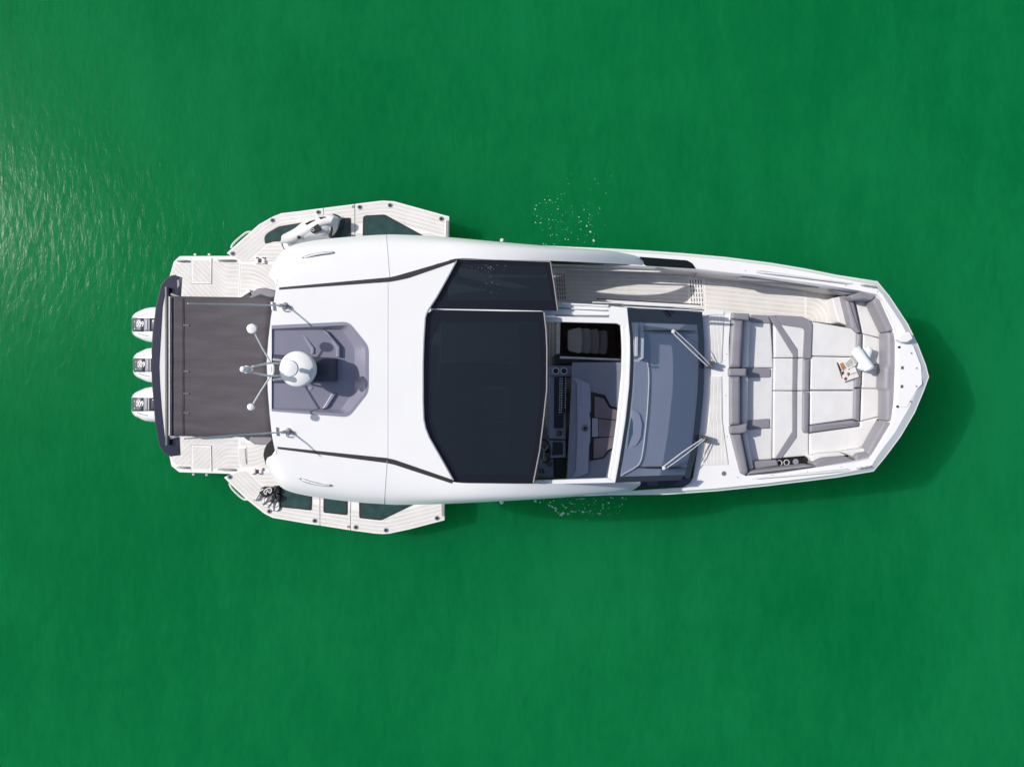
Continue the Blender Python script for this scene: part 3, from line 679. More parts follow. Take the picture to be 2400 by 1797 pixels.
xr_ = U(1010, 900, ZD).x
from_data("cockpit_riser", [(xr_-0.04+dx_, y_, z_) for dx_ in (0, 0.10) for y_ in (-1.95, 2.15) for z_ in (0.30, ZD-0.055)],
          [(0, 1, 3, 2), (4, 6, 7, 5), (0, 4, 5, 1), (2, 3, 7, 6), (1, 5, 7, 3), (0, 2, 6, 4)], gelw, Y)
# two helm seats and a settee under the roof glass
for x0, y0 in ((1120, 905), (1120, 1010)):
    hs = prism("helm_seat", rounded([(x0, y0), (x0+75, y0), (x0+75, y0+88), (x0, y0+88)], 8), 1.75, 0.18, wvin, Y, bevel=0.05)
    prism("seat_back", rounded([(x0-16, y0), (x0+4, y0), (x0+4, y0+88), (x0-16, y0+88)], 4), 2.3, 0.6, gvin, hs, bevel=0.05)
prism("settee", rounded([(1030, 760), (1220, 760), (1220, 850), (1030, 850)], 8), 1.62, 0.45, wvin, Y, bevel=0.05)

# ------------------------------------------------------------------ hard top
ZRF = 3.45
inner_up = [(648, 668), (655, 673.5), (780, 662), (913, 650), (929, 646.5), (1068, 606.3)]
inner_dn = [(650, 1049), (780, 1064), (907, 1079), (926, 1082), (1061, 1129)]
glass_l = [(1070, 612.6), (1047, 655), (1023.5, 697), (1006, 723.5), (1000, 735), (997, 745), (993.5, 800), (992, 850), (992, 940), (993.5, 982), (998, 1003.5), (1006.5, 1025), (1035, 1075), (1063, 1125)]
aft_e = [(646, 1063), (638, 1024), (632, 970), (628, 920), (625, 850), (629, 796), (635, 744), (642, 705)]
rim_o = rounded(cD((352, 195), (1180, 155), (1395, 420), (1395, 915), (1180, 1185), (352, 1120)), [0.5, 14, 14, 14, 14, 0.5], 5)
rim_i = rounded(cD((356, 232), (1175, 192), (1362, 432), (1362, 918), (1165, 1148), (352, 1100)), [0.5, 9, 9, 9, 9, 0.5], 5)
rec_f = rounded(cD((360, 250), (1110, 240), (1248, 445), (1248, 895), (1100, 1100), (356, 1082)), [0.5, 9, 9, 9, 9, 0.5], 5)
top_loop = inner_up + glass_l + inner_dn[::-1] + aft_e
ht = fill("hardtop", [top_loop, rim_o], ZRF, gel, Y, solid=0.09)
rc = loft("mast_recess", [[U(x, y, ZRF+0.006) for x, y in rim_o], [U(x, y, ZRF+0.006) for x, y in rim_i], [U(x, y, 3.30+0.14*max(0, 1-(x-636)/45.0)) for x, y in rec_f]], recessm, ht, cap1=True)
for p in (cD((630, 248), (690, 262), (812, 440), (812, 500), (776, 508), (772, 450)), cD((896, 236), (952, 262), (1086, 425), (1086, 540), (1046, 535), (1044, 442)),
          cD((618, 1075), (684, 1046), (808, 862), (772, 842), (735, 880)), cD((892, 1100), (950, 1082), (1052, 925), (1002, 920))):
    prism("recess_rib", p, 3.372, 0.09, recessm, rc, bevel=0.016)
prism("seam", [(908.6, 650.5), (909.8, 650.5), (909.2, 1078), (908.0, 1078)], ZRF+0.0025, 0.004, seamm, ht)
def lobe(name, pairs, up):
    st = []
    for (a, b) in pairs: st.append((a[0], a[1], b[0], b[1]))
    st = spline([tuple(s) for s in st], 3) if False else st
    dense = []
    for i in range(len(st)-1):
        a = st[max(i-1, 0)]; b = st[i]; c = st[i+1]; d = st[min(i+2, len(st)-1)]
        for k in range(4):
            t = k/4
            dense.append([0.5*(2*b[j]+(c[j]-a[j])*t+(2*a[j]-5*b[j]+4*c[j]-d[j])*t*t+(3*b[j]-a[j]-3*c[j]+d[j])*t**3) for j in range(4)])
    dense.append(list(st[-1]))
    rings = []
    for s in dense:
        xm = s[0]; t = max(0.0, min(1.0, (xm-1080)/430.0))
        zin = ZRF - 1.22*t**2.3; drop = 0.24*(1-t)**0.7+0.03
        ring = []
        for k in range(13):
            v = k/12; x = s[0]+(s[2]-s[0])*v; y = s[1]+(s[3]-s[1])*v
            ring.append(U(x, y, zin - drop*(0.10*v + 0.40*v**3 + 0.50*v**9)))
        e = ring[-1]; 
        cx = U(s[0], s[1], zin-drop)
        d = (cx-e); d.z = 0
        ring.append(e + d*0.10 + Vector((0, 0, -0.05)))
        ring.append(e + d*0.9 + Vector((0, 0, -0.02)))
        rings.append(ring)
    k = min(range(len(dense)), key=lambda i: abs(dense[i][0]-910))
    tube("wing_seam", [p + Vector((0, 0, 0.001)) for p in rings[k][:13]], 0.005, seamm, ht, 6)
    return loft(name, rings, gel, ht, close=True, cap0=True, cap1=True, smooth=True)
up_pairs = [((648, 655), (632, 648)), ((648, 668), (630, 640)), ((655, 673.5), (640, 618)), ((680, 671), (656, 596)), ((720, 667.5), (680, 577)), ((780, 662), (740, 563)), ((850, 655.5), (840, 553.5)),
            ((913, 650), (905, 550)), ((929, 646.5), (935, 550)), ((1000, 626), (1005, 553)), ((1068, 606.3), (1075, 558)), ((1150, 608), (1160, 566)), ((1290, 611), (1300, 578)),
            ((1400, 616), (1410, 586)), ((1460, 619), (1465, 594)), ((1490, 620.5), (1495, 602)), ((1507, 622), (1509, 614))]
dn_pairs = [((646, 1063), (627, 1072)), ((647, 1056), (623, 1082)), ((650, 1049), (626, 1094)), ((665, 1051), (640, 1119)), ((700, 1055), (668, 1147)), ((760, 1061.5), (730, 1163)), ((840, 1071), (830, 1176)),
            ((907, 1079), (900, 1181)), ((926, 1082), (935, 1182.5)), ((1000, 1108), (1005, 1181.5)), ((1061, 1129), (1065, 1179.5)), ((1150, 1132.5), (1155, 1175)), ((1290, 1133), (1295, 1167)),
            ((1400, 1131.5), (1405, 1158)), ((1460, 1130), (1465, 1151)), ((1488, 1129), (1485, 1147)), ((1501, 1128), (1501, 1136))]
lobe("roof_wing", up_pairs, True); lobe("roof_wing", dn_pairs, False)
zst = ZRF+0.004
prism("roof_stripe", cT((160, 1075), (1350, 965), (1420, 950), (2062, 764), (2072, 795), (1560, 972), (1450, 997), (1350, 1015), (155, 1100)), zst, 0.012, stripe, ht)
prism("roof_stripe", cL((230, 398), (1415, 520), (1500, 540), (2132, 758), (2112, 795), (1490, 592), (1410, 574), (232, 422)), zst, 0.012, stripe, ht)
for o_, h_ in ((cT((403, 764), (440, 732), (560, 703), (680, 686), (742, 688), (757, 698), (722, 714), (600, 733), (470, 768)), cT((430, 752), (560, 718), (690, 700), (738, 700))),
               (cL((465, 740), (500, 736), (600, 772), (700, 797), (800, 803), (820, 816), (800, 828), (700, 822), (560, 794), (490, 764)), cL((495, 752), (600, 785), (700, 808), (795, 814)))):
    prism("scoop_recess", spline(o_, 3, True), 3.402, 0.05, engl, ht)
    tube("roof_handle", [U(x, y, 3.405+0.03*math.sin(math.pi*i/(len(spline(h_, 3))-1))) for i, (x, y) in enumerate(spline(h_, 3))], 0.014, chrome, ht)
# roof panes
zg = 3.40
in1 = [(1080, 620), (1180, 620), (1279, 623), (1294, 704), (1160, 704), (1030, 704)]
g1 = fill("roof_pane", [[(1069, 607), (1180, 609.5), (1290, 614), (1299, 670), (1307, 728), (1160, 725.5), (1017, 723.5), (1004, 722), (1023, 694), (1072, 610)], in1], zg, roofb, Y, solid=0.03)
fill("roof_glass", [in1], zg-0.002, rpane2, g1)
edge = [(1275, 731), (1280, 775), (1282, 820), (1281.5, 912), (1275, 974), (1265, 1056), (1250, 1131)]
in2 = [(1030, 752), (1262, 752), (1268, 820), (1267, 912), (1262, 974), (1252, 1056), (1240, 1112), (1075, 1112), (1030, 1035), (1012, 985), (1008, 900), (1010, 800)]
g2 = fill("roof_pane", [[(1014, 727)] + edge + [(1063, 1130), (1060, 1121), (1006, 1023), (997, 1002), (993, 982), (991.5, 940), (991.5, 850), (993, 800), (997, 747), (1003, 733)], in2], zg, roofb, Y, solid=0.03)
fill("roof_glass", [in2], zg-0.002, rpane, g2)
prism("roof_divider", [(1019, 723.6), (1150, 725.5), (1268, 728.4), (1275, 730), (1180, 729.4), (1040, 726.2)], zg+0.02, 0.04, gel, Y, bevel=0.004)
tube("pane_edge_trim", [U(x, y, zg+0.012) for x, y in edge], 0.010, steel, g2, 6)
tube("pane_edge_trim", [U(x, y, zg+0.012) for x, y in ((1290, 614), (1299, 670), (1307, 728))], 0.008, steel, g1, 6)
tube("glass_gasket", [U(x, y, ZRF+0.004) for x, y in glass_l], 0.014, engl, ht, 6)
prism("roof_edge_cap", [(1069, 605.4), (1290, 611.5), (1290, 614), (1180, 610), (1069, 608)], ZRF-0.03, 0.05, steel, ht)
# opening frame
zf = 3.15
fr = prism("roof_frame", [(1268, 729), (1310, 727), (1311, 709), (1432, 717), (1470, 721), (1474, 760), (1459, 770), (1455, 762), (1446, 757.6), (1278, 753.5)], zf, 0.10, gel, Y, bevel=0.008)
band_i = [(1455, 762), (1457, 790), (1458, 820), (1457, 870), (1452, 923), (1446, 984), (1437.6, 1046), (1425, 1119)]
band_o = [(1474, 760), (1477, 790), (1477.5, 820), (1475, 902), (1466, 984), (1452, 1077), (1442, 1131)]
prism("roof_crossbar", band_i + band_o[::-1], zf-0.004, 0.09, gel, Y, bevel=0.02)
prism("roof_crossbar_lip", [(x+13.5-(0 if i < 4 else i*0.6-2), y) for i, (x, y) in enumerate(band_i)] + band_o[::-1], zf+0.008, 0.06, gel, Y, bevel=0.008)
prism("roof_frame", [(1252, 1126), (1425, 1119.5), (1443, 1131), (1250, 1135)], zf, 0.08, gel, Y, bevel=0.008)
for p in (cR((1545, 594), (2060, 620), (2050, 640), (1545, 614)), cR((1640, 650), (2040, 668), (2040, 676), (1640, 664)), cR((1640, 690), (2045, 722), (2045, 732), (1640, 728))):
    prism("slide_rail", p, zf+0.035, 0.04, gel, fr, bevel=0.006)
for p in (cR((1500, 642), (2040, 672), (2035, 686), (1500, 660)), cR((1480, 722), (2050, 736), (2045, 752), (1480, 740))):
    prism("rail_groove", p, zf+0.012, 0.02, engl, fr)
# sliding side window rails along the cabin top
prism("side_rail", cW((565, 650), (1660, 712), (1700, 752), (800, 706)), 2.55, 0.06, gel, Y, bevel=0.012)
prism("side_rail_groove", cW((545, 640), (1660, 704), (1660, 712), (545, 648)), 2.56, 0.06, gap, Y)
prism("side_rail", cW((800, 722), (1710, 772), (1712, 782), (870, 742)), 2.62, 0.06, gel, Y, bevel=0.008)
prism("side_rail_groove", cW((790, 708), (1710, 762), (1710, 769), (790, 716)), 2.60, 0.05, gap, Y)
prism("side_rail", cW((500, 676), (820, 688), (840, 700), (500, 690)), 2.85, 0.05, gel, Y, bevel=0.008)
prism("cabin_shoulder", cC((1565, 225), (1720, 160), (1925, 190), (1920, 262), (1660, 275), (1570, 320)), ZG(1660)+0.03, 0.1, gel, Y, bevel=0.02)
wall("cabin_side", [(1311, 712), (1440, 720), (1640, 730)], lambda x, y: 2.5-0.3*max(0, (x-1440)/200.0), ZD, gelw, Y)
# posts carrying the roof and side glass
for pts in ([(1075, 590), (1290, 600), (1480, 618)], [(1075, 1150), (1290, 1146), (1480, 1138)]):
    top = [U(x, y, ZRF-0.5-1.1*max(0, (x-1075)/405.0)) for x, y in pts]
    loft("side_glass", [top, [Vector((p.x, p.y, 1.7)) for p in top]], sglass, Y, close=False, solid=0.02)
for pts in ((760, 610), (760, 1120), (1040, 600), (1040, 1140)):
    c = U(*pts, 3.0)
    tube("roof_post", [Vector((c.x, c.y*0.94+0.02, 0.5)), Vector((c.x+0.15, c.y*0.96+0.01, 2.95))], 0.07, gelw, Y)

# ------------------------------------------------------------------ radar mast and antennas
ped = prism("mast_pedestal", cD((335, 505), (1040, 545), (1042, 800), (335, 820)), 3.44, 0.16, pedm, Y, bevel=0.02)
prism("pedestal_foot", cD((335, 455), (560, 480), (560, 840), (335, 862)), 3.38, 0.1, recessm, ped, bevel=0.03)
DC = U(698, 864.6, 3.85)
dome = lathe("radar_dome", Vector((DC.x, DC.y, 3.72)), [(0.20, 0), (0.258, 0.03), (0.266, 0.08), (0.266, 0.150), (0.258, 0.175), (0.238, 0.190), (0.12, 0.206), (0.004, 0.210)], gel, ped, 48)
lathe("dome_plinth", Vector((DC.x, DC.y, 3.44)), [(0.16, 0), (0.14, 0.1), (0.15, 0.29)], black, ped, 24)
for k in range(44):
    if abs(math.cos(2*math.pi*k/44)) < 0.93:
        a = 2*math.pi*k/44; c = Vector((DC.x+0.272*math.cos(a), DC.y+0.272*math.sin(a), 3.83)); t = Vector((-math.sin(a), math.cos(a), 0))
        from_data("dome_tick", [c-t*0.011+Vector((0, 0, -0.006)), c+t*0.011+Vector((0, 0, -0.006)), c+t*0.011+Vector((0, 0, 0.006)), c-t*0.011+Vector((0, 0, 0.006)),
                               c*1-t*0.011+Vector((math.cos(a)*0.004, math.sin(a)*0.004, 0))], [(0, 1, 2, 3), (0, 1, 4), (2, 3, 4)], engg, ped)
lathe("gps_stalk", Vector((DC.x, DC.y, 4.0)), [(0.035, 0), (0.03, 0.2)], gel, ped, 16)
lathe("gps_cap", Vector((DC.x, DC.y, 4.17)), [(0.07, 0), (0.118, 0.02), (0.122, 0.055), (0.112, 0.072), (0.06, 0.084), (0.003, 0.087)], gel, ped, 32)
hub = U(636, 852, 3.74); hub2 = U(634, 882, 3.74)
for c, r, hb in (((589, 770), 0.075, hub), ((586.5, 953.5), 0.053, hub2)):
    p = U(*c, 4.16)
    lathe("mushroom_antenna", p + Vector((0, 0, -0.05)), [(r*0.55, -0.02), (r*0.95, 0), (r, 0.03), (r*0.88, 0.048), (r*0.4, 0.058), (0.003, 0.06)], gel, ped, 24)
    tube("antenna_arm", [hb, hb.lerp(p, 0.5), p + Vector((0, 0, -0.05))], 0.013, gel, ped)
q0 = U(566, 865.5, 4.42); q1 = U(585, 866, 4.18)
lathe("masthead_light", Vector((q1.x, q1.y, 4.18)), [(0.052, 0), (0.052, 0.13), (0.042, 0.14), (0.042, 0.26), (0.02, 0.28)], gel, ped, 20)
ring_flat(Vector((q1.x, q1.y, 4.28)), 0.056, 0.01, "light_collar", steel, ped, 0.03)
for s in (1, -1):
    tube("mast_tube", [U(592, 866-7*s, 4.19), U(630, 866-15*s, 3.85), U(660, 866-14*s, 3.66), U(668, 866-14*s, 3.45)], 0.015, gel, ped)
    tube("mast_tube", [U(640, 866-24*s, 3.70), U(672, 866-20*s, 3.60)], 0.018, chrome, ped)
tube("mast_brace", [U(638, 850, 3.74), U(641, 860, 3.76), U(641, 872, 3.76), U(636, 882, 3.74)], 0.018, chrome, ped)
for base, tip in (((668, 717), (440, 711.5)), ((676, 1011), (430, 1028))):
    b0 = U(*base, ZRF); t0 = U(*tip, 4.82)
    a0 = tube("whip_antenna", [b0 + Vector((0, 0, 0.06)), b0.lerp(t0, 0.5) + Vector((0, 0, 0.06)), t0], [0.013, 0.011, 0.008], gel, Y, 8)
    lathe("antenna_foot", b0, [(0.06, 0), (0.05, 0.015), (0.03, 0.03), (0.026, 0.09)], steel, a0, 14)
    tube("antenna_ferrule", [b0 + Vector((0, 0, 0.05)), b0.lerp(t0, 0.06) + Vector((0, 0, 0.06))], 0.028, steel, a0)
    tube("antenna_cable", [b0 + Vector((0.03+0.06*math.cos(a), 0.05*math.sin(a)-0.04, 0.02)) for a in [i*0.5 for i in range(12)]], 0.006, engg, a0, 6)
    q = U(base[0]-30, base[1]+(0 if base[1] < 800 else 3), ZRF)
    prism("roof_bracket", [(base[0]-34, base[1]-10), (base[0]-29, base[1]-10), (base[0]-27, base[1]+10), (base[0]-32, base[1]+10)], ZRF+0.04, 0.06, chrome, a0, bevel=0.008)

# ------------------------------------------------------------------ cockpit awning
nx, ny = 14, 18
av = []
for i in range(nx+1):
    for j in range(ny+1):
        u, v = i/nx, j/ny
        xr = 640 - 12*math.sin(math.pi*v); x = 396+(xr-396)*u; y = (694+(698-694)*u)+((1021.5+3*u)-(694+4*u))*v
        z = 3.24+0.12*u - 0.035*math.sin(math.pi*u) + 0.0015*math.sin(v*23+u*3)
        av.append(U(x, y, z))
af = [(i*(ny+1)+j, i*(ny+1)+j+1, (i+1)*(ny+1)+j+1, (i+1)*(ny+1)+j) for i in range(nx) for j in range(ny)]
aw = from_data("cockpit_awning", av, [q[::-1] for q in af], awn, Y, smooth=True, solid=0.004)
tube("awning_bar", [U(391.5, 673, 3.25), U(392.5, 1043, 3.25)], 0.032, gvind, aw, 10)
tube("awning_bar", [U(397.5, 695, 3.275), U(397.5, 1020, 3.275)], 0.012, chrome, aw, 8)
tube("awning_seam", [U(427, 697, 3.265), U(427, 1020, 3.265)], 0.006, awn, aw, 6)
for x, y in ((402, 691), (401, 1025)):
    tube("awning_strut", [U(x-2, y+(-2 if y < 800 else 2), 3.23), U(x+18, y+(5 if y < 800 else -4), 3.18)], 0.018, chrome, aw, 8)
for y in (760, 868, 920, 965):
    prism("awning_patch", [(428, y), (442, y+1), (442, y+4), (428, y+3)], 3.262, 0.006, gvind, aw)

# ------------------------------------------------------------------ transom, swim platform and cockpit
navy_o = [(420.5, 648), (413, 646), (403.6, 647), (391.6, 653), (379.6, 669), (367.7, 719), (360, 780), (357.7, 819), (357, 860), (358.7, 899), (365.7, 985), (375.7, 1043.7), (387.6, 1061.6), (403.6, 1068.6), (416.5, 1067.6)]
navy_i = [(414.5, 1024.7), (384.6, 1023.7), (377.6, 959), (373.5, 900), (372, 860), (372.7, 839), (379.6, 719), (387.6, 676), (390, 694), (417.5, 695)]
nv = fill("awning_fascia", [navy_o + navy_i], 3.20, navy, Y, solid=0.10)
ins = [(x, y) for x, y in navy_i[1:-2]]
prism("fascia_panel", ins[::-1] + [(396, 1020), (396, 694)], 3.19, 0.05, wvin, Y)
tube("fascia_rim", [U(x-0.5, y, 3.185) for x, y in navy_o[1:-1]], 0.014, black, nv, 6)
prism("fascia_edge", [(418.5, 655), (420, 668), (416, 676), (415, 657)], 3.21, 0.02, engl, nv)
prism("transom_bench", [(396, 694), (470, 700), (470, 1016), (396, 1020)], 0.98, 0.42, gvind, Y, bevel=0.03)
plat = prism("swim_platform", rounded([(421, 600), (407, 613), (396, 652), (392, 700), (390, 855), (391, 1010), (396.6, 1067), (401.6, 1092), (420, 1106.5), (530, 1110), (1022, 1135), (1022, 598), (533, 599.5)], 2), ZP-0.002, 0.22, evaw, Y, bevel=0.012)
D8 = straight_bands((450, 650), (1, 1), 9.2, -16, 16, 1.9)
gB = []
x = 494.0; y = 0.0
while x <= 562:
    gB.append((x, y)); sl_ = 1.0 if x < 514 else max(0.0, 1-(x-514)/22.0); x += 2; y += 2*sl_
gC = []; x = 558.0; y = 0.0
while x <= 702:
    gC.append((x, y)); sl_ = 0.0 if x < 578 else min(0.85, (x-578)/62.0); x += 3; y += 3*sl_
regs = [([(402, 630), (412, 618), (446, 618), (446, 700), (394, 700)], D8), ([(447, 668), (496, 668), (496, 700), (447, 700)], D8),
        ([(497, 612), (540, 612), (560, 616), (557, 700), (497, 700)], curve_bands([(a, 560+b) for a, b in gB], (0, 10.2), -2, 16, 1.9)),
        ([(566, 618), (640, 619), (700, 640), (700, 720), (562, 720)], curve_bands([(a, 608+b) for a, b in gC], (0, 9.8), -12, 14, 1.9))]
for reg, bands in regs:
    planks(plat, bands, reg, ZP, eva)
    planks(plat, [mirror(b) for b in bands], mirror(reg), ZP, eva)
for mir in (False, True):
    mm = mirror if mir else (lambda p: list(p))
    hp = mm([(448, 606), (496, 606), (495, 665), (449, 665)])
    hatch = prism("platform_hatch", hp, ZP+0.012, 0.03, evaw, plat, bevel=0.004)
    planks(plat, [mm(b) for b in D8], mm([(451.5, 610), (492, 610), (492, 661.5), (452, 661.5)]), ZP+0.014, eva, name="hatch_plank")
    prism("hatch_gap", mm([(447, 605), (448.2, 605), (449.2, 666), (448, 666)]), ZP+0.004, 0.01, engl, plat)
    prism("hatch_gap", mm([(495.8, 605), (497, 605), (496, 666), (495, 666)]), ZP+0.004, 0.01, engl, plat)
    prism("hatch_gap", mm([(449, 665), (495, 665), (495, 666.2), (449, 666.2)]), ZP+0.004, 0.01, engl, plat)
    for x0, x1, yy in ((416, 443, 612), (512, 552, 610.5)):
        pp = mm([(x0, yy), (x1, yy)])
        t = rail("platform_cleat", pp[0], pp[1], ZP+0.01, ZP+0.01, 0.015, steel, plat, 0.05)
        prism("cleat_pocket", mm([(x0-3, yy-2.5), (x1+1, yy-2), (x1+1, yy+2.5), (x0+2, yy+2.5)]), ZP+0.003, 0.012, engl, plat)
    for xx in ((457, 490) if not mir else (453, 484)):
        c = mm([(xx, 599)])[0]; s = -1 if not mir else 1
        prism("platform_fitting", [(c[0]-3, c[1]), (c[0]+3, c[1]), (c[0]+3, c[1]+5*s), (c[0]-3, c[1]+5*s)], ZP-0.05, 0.06, steel, plat, bevel=0.006)
    # cockpit corner seat, its gate and shelf
    seat = mm([(590, 688), (603, 676), (622, 674), (660, 682), (660, 760), (600, 760)])
    prism("cockpit_seat", seat, 0.98, 0.42, gvin, Y, bevel=0.03)
    if not mir:
        prism("cockpit_backrest", rounded(zc(540, 600, 13.8)((640, 1190), (870, 1040), (1130, 1020), (1470, 1130), (1440, 1330), (1250, 1340), (990, 1250), (740, 1350)), 4), 1.42, 0.5, gvin, Y, bevel=0.06, segs=4)
        g = prism("cockpit_gate", zc(540, 600, 13.8)((180, 1340), (610, 1070), (650, 1090), (640, 1170), (340, 1350)), 1.2, 0.7, gel, Y, bevel=0.01)
        prism("gate_gap", zc(540, 600, 13.8)((340, 1352), (610, 1172), (630, 1182), (400, 1352)), 1.21, 0.2, black, g)
        prism("coaming_ledge", zc(540, 600, 13.8)((1130, 1010), (1480, 1025), (1470, 1115), (1180, 1040)), 1.5, 0.3, liner, Y)
    else:
        prism("cockpit_backrest", rounded(zc(520, 1000, 13.8)((900, 360), (1600, 300), (1640, 560), (1330, 590), (1090, 575), (870, 420)), 4), 1.42, 0.5, gvin, Y, bevel=0.06, segs=4)
        g = prism("cockpit_gate", zc(520, 1000, 13.8)((460, 350), (720, 340), (880, 430), (1090, 580), (820, 580)), 1.2, 0.7, gel, Y, bevel=0.01)
        prism("gate_gap", zc(520, 1000, 13.8)((715, 335), (755, 335), (870, 425), (850, 440)), 1.21, 0.2, black, g)
        prism("side_curtain", zc(520, 1000, 13.8)((1620, 400), (1740, 890), (1470, 1000), (1430, 1160), (1640, 1560), (1600, 1560), (1400, 1170), (1340, 930), (1370, 740), (1440, 590)), 1.62, 0.1, black, Y)
        prism("deck_hatch", zc(520, 1000, 13.8)((520, 660), (790, 650), (810, 1195), (560, 1205)), ZP+0.008, 0.02, evaw, plat)
        prism("hatch_pad", zc(520, 1000, 13.8)((545, 700), (735, 695), (775, 1190), (570, 1190)), ZP+0.014, 0.02, eva, plat)
        prism("hatch_gap", zc(520, 1000, 13.8)((735, 700), (750, 700), (790, 1195), (778, 1195)), ZP+0.016, 0.01, engl, plat)
prism("platform_seam", [(561, 616), (564, 616), (560, 700), (557, 700)], ZP+0.002, 0.01, evaw, plat)

# ------------------------------------------------------------------ fold-down terraces
def terrace(out, left_in, right_in, cuts, wins, drains, bdir):
    poly = out + [right_in] + left_in
    span = [[(0, 0), (cuts[0]-0.8, 0), (cuts[0]-0.8, 2000), (0, 2000)], [(cuts[0]+0.8, 0), (cuts[1]-0.8, 0), (cuts[1]-0.8, 2000), (cuts[0]+0.8, 2000)], [(cuts[1]+0.8, 0), (1600, 0), (1600, 2000), (cuts[1]+0.8, 2000)]]
    first = Vector(out[0]); last = Vector(out[-1])
    ext = [tuple(first+(first-Vector(out[1]))*0.6)] + out + [tuple(last+(last-Vector(out[-2]))*0.6)]
    for k, sp in enumerate(span):
        pl = clip(poly, sp)
        tp = prism("terrace_panel", pl, ZT-0.002, 0.09, evaw, Y, bevel=0.006)
        cx = sum(p[0] for p in pl)/len(pl); cy = sum(p[1] for p in pl)/len(pl)
        reg = [(cx+(x-cx)*0.985+(0), cy+(y-cy)*0.965) for x, y in pl]
        if k == 0: reg = [p for p in clip(reg, [(0, 0), (2000, 0), (2000, 2000), (0, 2000)])]
        bands = []
        for b in range(5):
            d0, d1 = 3.5+b*9.0, 3.5+(b+1)*9.0-1.9
            A = offset_line(ext, d0*bdir); B = offset_line(ext, d1*bdir)
            bands.append(A + B[::-1])
        planks(tp, bands, reg, ZT, eva)
        inner = offset_line(ext, 50.0*bdir)
        if bdir > 0: half = inner + [(inner[-1][0]+50, 720), (inner[0][0]-50, 720)]
        else: half = inner + [(inner[-1][0]+50, 990), (inner[0][0]-50, 990)]
        for sb in straight_bands((500, axis(700)), (1, 0.0), 9.2, -34, 34, 1.9):
            c1 = clip(sb, reg)
            if not c1: continue
            c2 = clip(half, c1) if area2(half) else []
            if c2: prism("plank", c2, ZT, 0.012, eva, tp)
        for (w, wk) in wins:
            if wk != k: continue
            fw = prism("window_frame", rounded(w, 5), ZT+0.010, 0.02, wframe, tp, bevel=0.003)
            c = Vector((sum(p[0] for p in w)/len(w), sum(p[1] for p in w)/len(w)))
            wi = []
            for p in w:
                v = Vector(p)-c; wi.append(tuple(c + v*(1-4.2/max(12, v.length)*1.25)))
            prism("window_pane", rounded(wi, 3), ZT+0.013, 0.006, tglass, tp)
        for q in drains:
            if not (sp[0][0] <= q[0] <= sp[1][0]): continue
            lathe("fitting_ring", U(*q, ZT), [(0.046, 0), (0.044, 0.012), (0.03, 0.013)], engl, tp, 20)
            lathe("fitting_core", U(*q, ZT+0.01), [(0.028, 0), (0.026, 0.008)], black, tp, 16)
up_out = [(531, 593.4), (543, 582.5), (607, 525.7), (638.7, 508), (659, 499.8), (700, 495), (758, 487.5), (833, 478), (885, 471.5), (900, 470.4), (924, 472), (960, 482), (1052.6, 507.4)]
terrace(up_out, [(1020, 604), (645, 611), (563, 612)], (1052.6, 590), (758.5, 832),
        [(cS((1700, 580), (1740, 530), (1870, 455)) + [(747, 515), (748, 566), (640, 566)] + cS((1710, 662)), 0), ([(772, 516), (822, 509.6), (822, 566), (772, 566)], 1), (cT((1060, 318), (1085, 298), (1295, 288), (1720, 520)) + [(992, 570)] + cT((1055, 600)), 2)],
        cT((85, 352), (580, 265), (1025, 210), (1352, 190), (1905, 335)) + [(545, 594.4)], 1)
dn_out = [(525, 1118.4), (537, 1131), (579, 1171), (619, 1203), (638.7, 1213), (680, 1220), (720, 1227), (748, 1230.7), (824, 1242.6), (880, 1250), (898, 1251), (913, 1250), (960, 1240), (1042, 1218.7)]
terrace(dn_out, [(1010, 1128), (645, 1104), (560, 1102)], (1042, 1140), (750, 822),
        [([(628, 1142), (690, 1130), (731.5, 1140), (730, 1196), (655, 1188), (628, 1170)], 0), ([(758, 1150), (814, 1150), (814, 1207), (757.6, 1201)], 1), ([(841, 1160), (1000, 1165)] + cL((1690, 1025), (1348, 1192), (1112, 1168)), 2)],
        cL((142, 1093), (632, 1195), (1075, 1265), (1400, 1297), (1950, 1167)) + cE((1298, 840)), -1)
for pts in (cS((1315, 712), (1345, 650), (1480, 535), (1545, 518)), cE((1292, 912), (1330, 985), (1450, 1095), (1512, 1104))):
    hd = spline(pts, 4)
    tube("terrace_handle", [U(x, y, ZT-0.02) for x, y in hd], 0.020, chrome, Y, 8)
for hx, hy, s in ((609.5, 610, 1), (603, 1104, -1)):
    hg = prism("terrace_hinge", [(hx-12, hy-8), (hx+12, hy-8), (hx+12, hy+8), (hx-12, hy+8)], ZT+0.012, 0.03, evaw, Y)
    for dx in (-7.5, 7.5):
        prism("hinge_arm", [(hx+dx-3, hy-6), (hx+dx+3, hy-6), (hx+dx+3, hy+7), (hx+dx-3, hy+7)], ZT+0.022, 0.02, chrome, hg, bevel=0.004)
        prism("hinge_stop", [(hx+dx-3, hy-6*s-1.2), (hx+dx+3, hy-6*s-1.2), (hx+dx+3, hy-6*s+1.2), (hx+dx-3, hy-6*s+1.2)], ZT+0.026, 0.01, black, hg)
    prism("hinge_well", [(hx-3.5, hy-4), (hx+3.5, hy-4), (hx+3.5, hy+6), (hx-3.5, hy+6)], ZT+0.016, 0.01, stripe, hg)
prism("terrace_bracket", cT((1950, 355), (1988, 355), (1985, 545), (1945, 545)), ZT+0.02, 0.12, steel, Y, bevel=0.008)
prism("terrace_bracket", cL((1995, 1010), (2035, 1010), (2030, 1145), (1998, 1145)), ZT+0.02, 0.12, steel, Y, bevel=0.008)
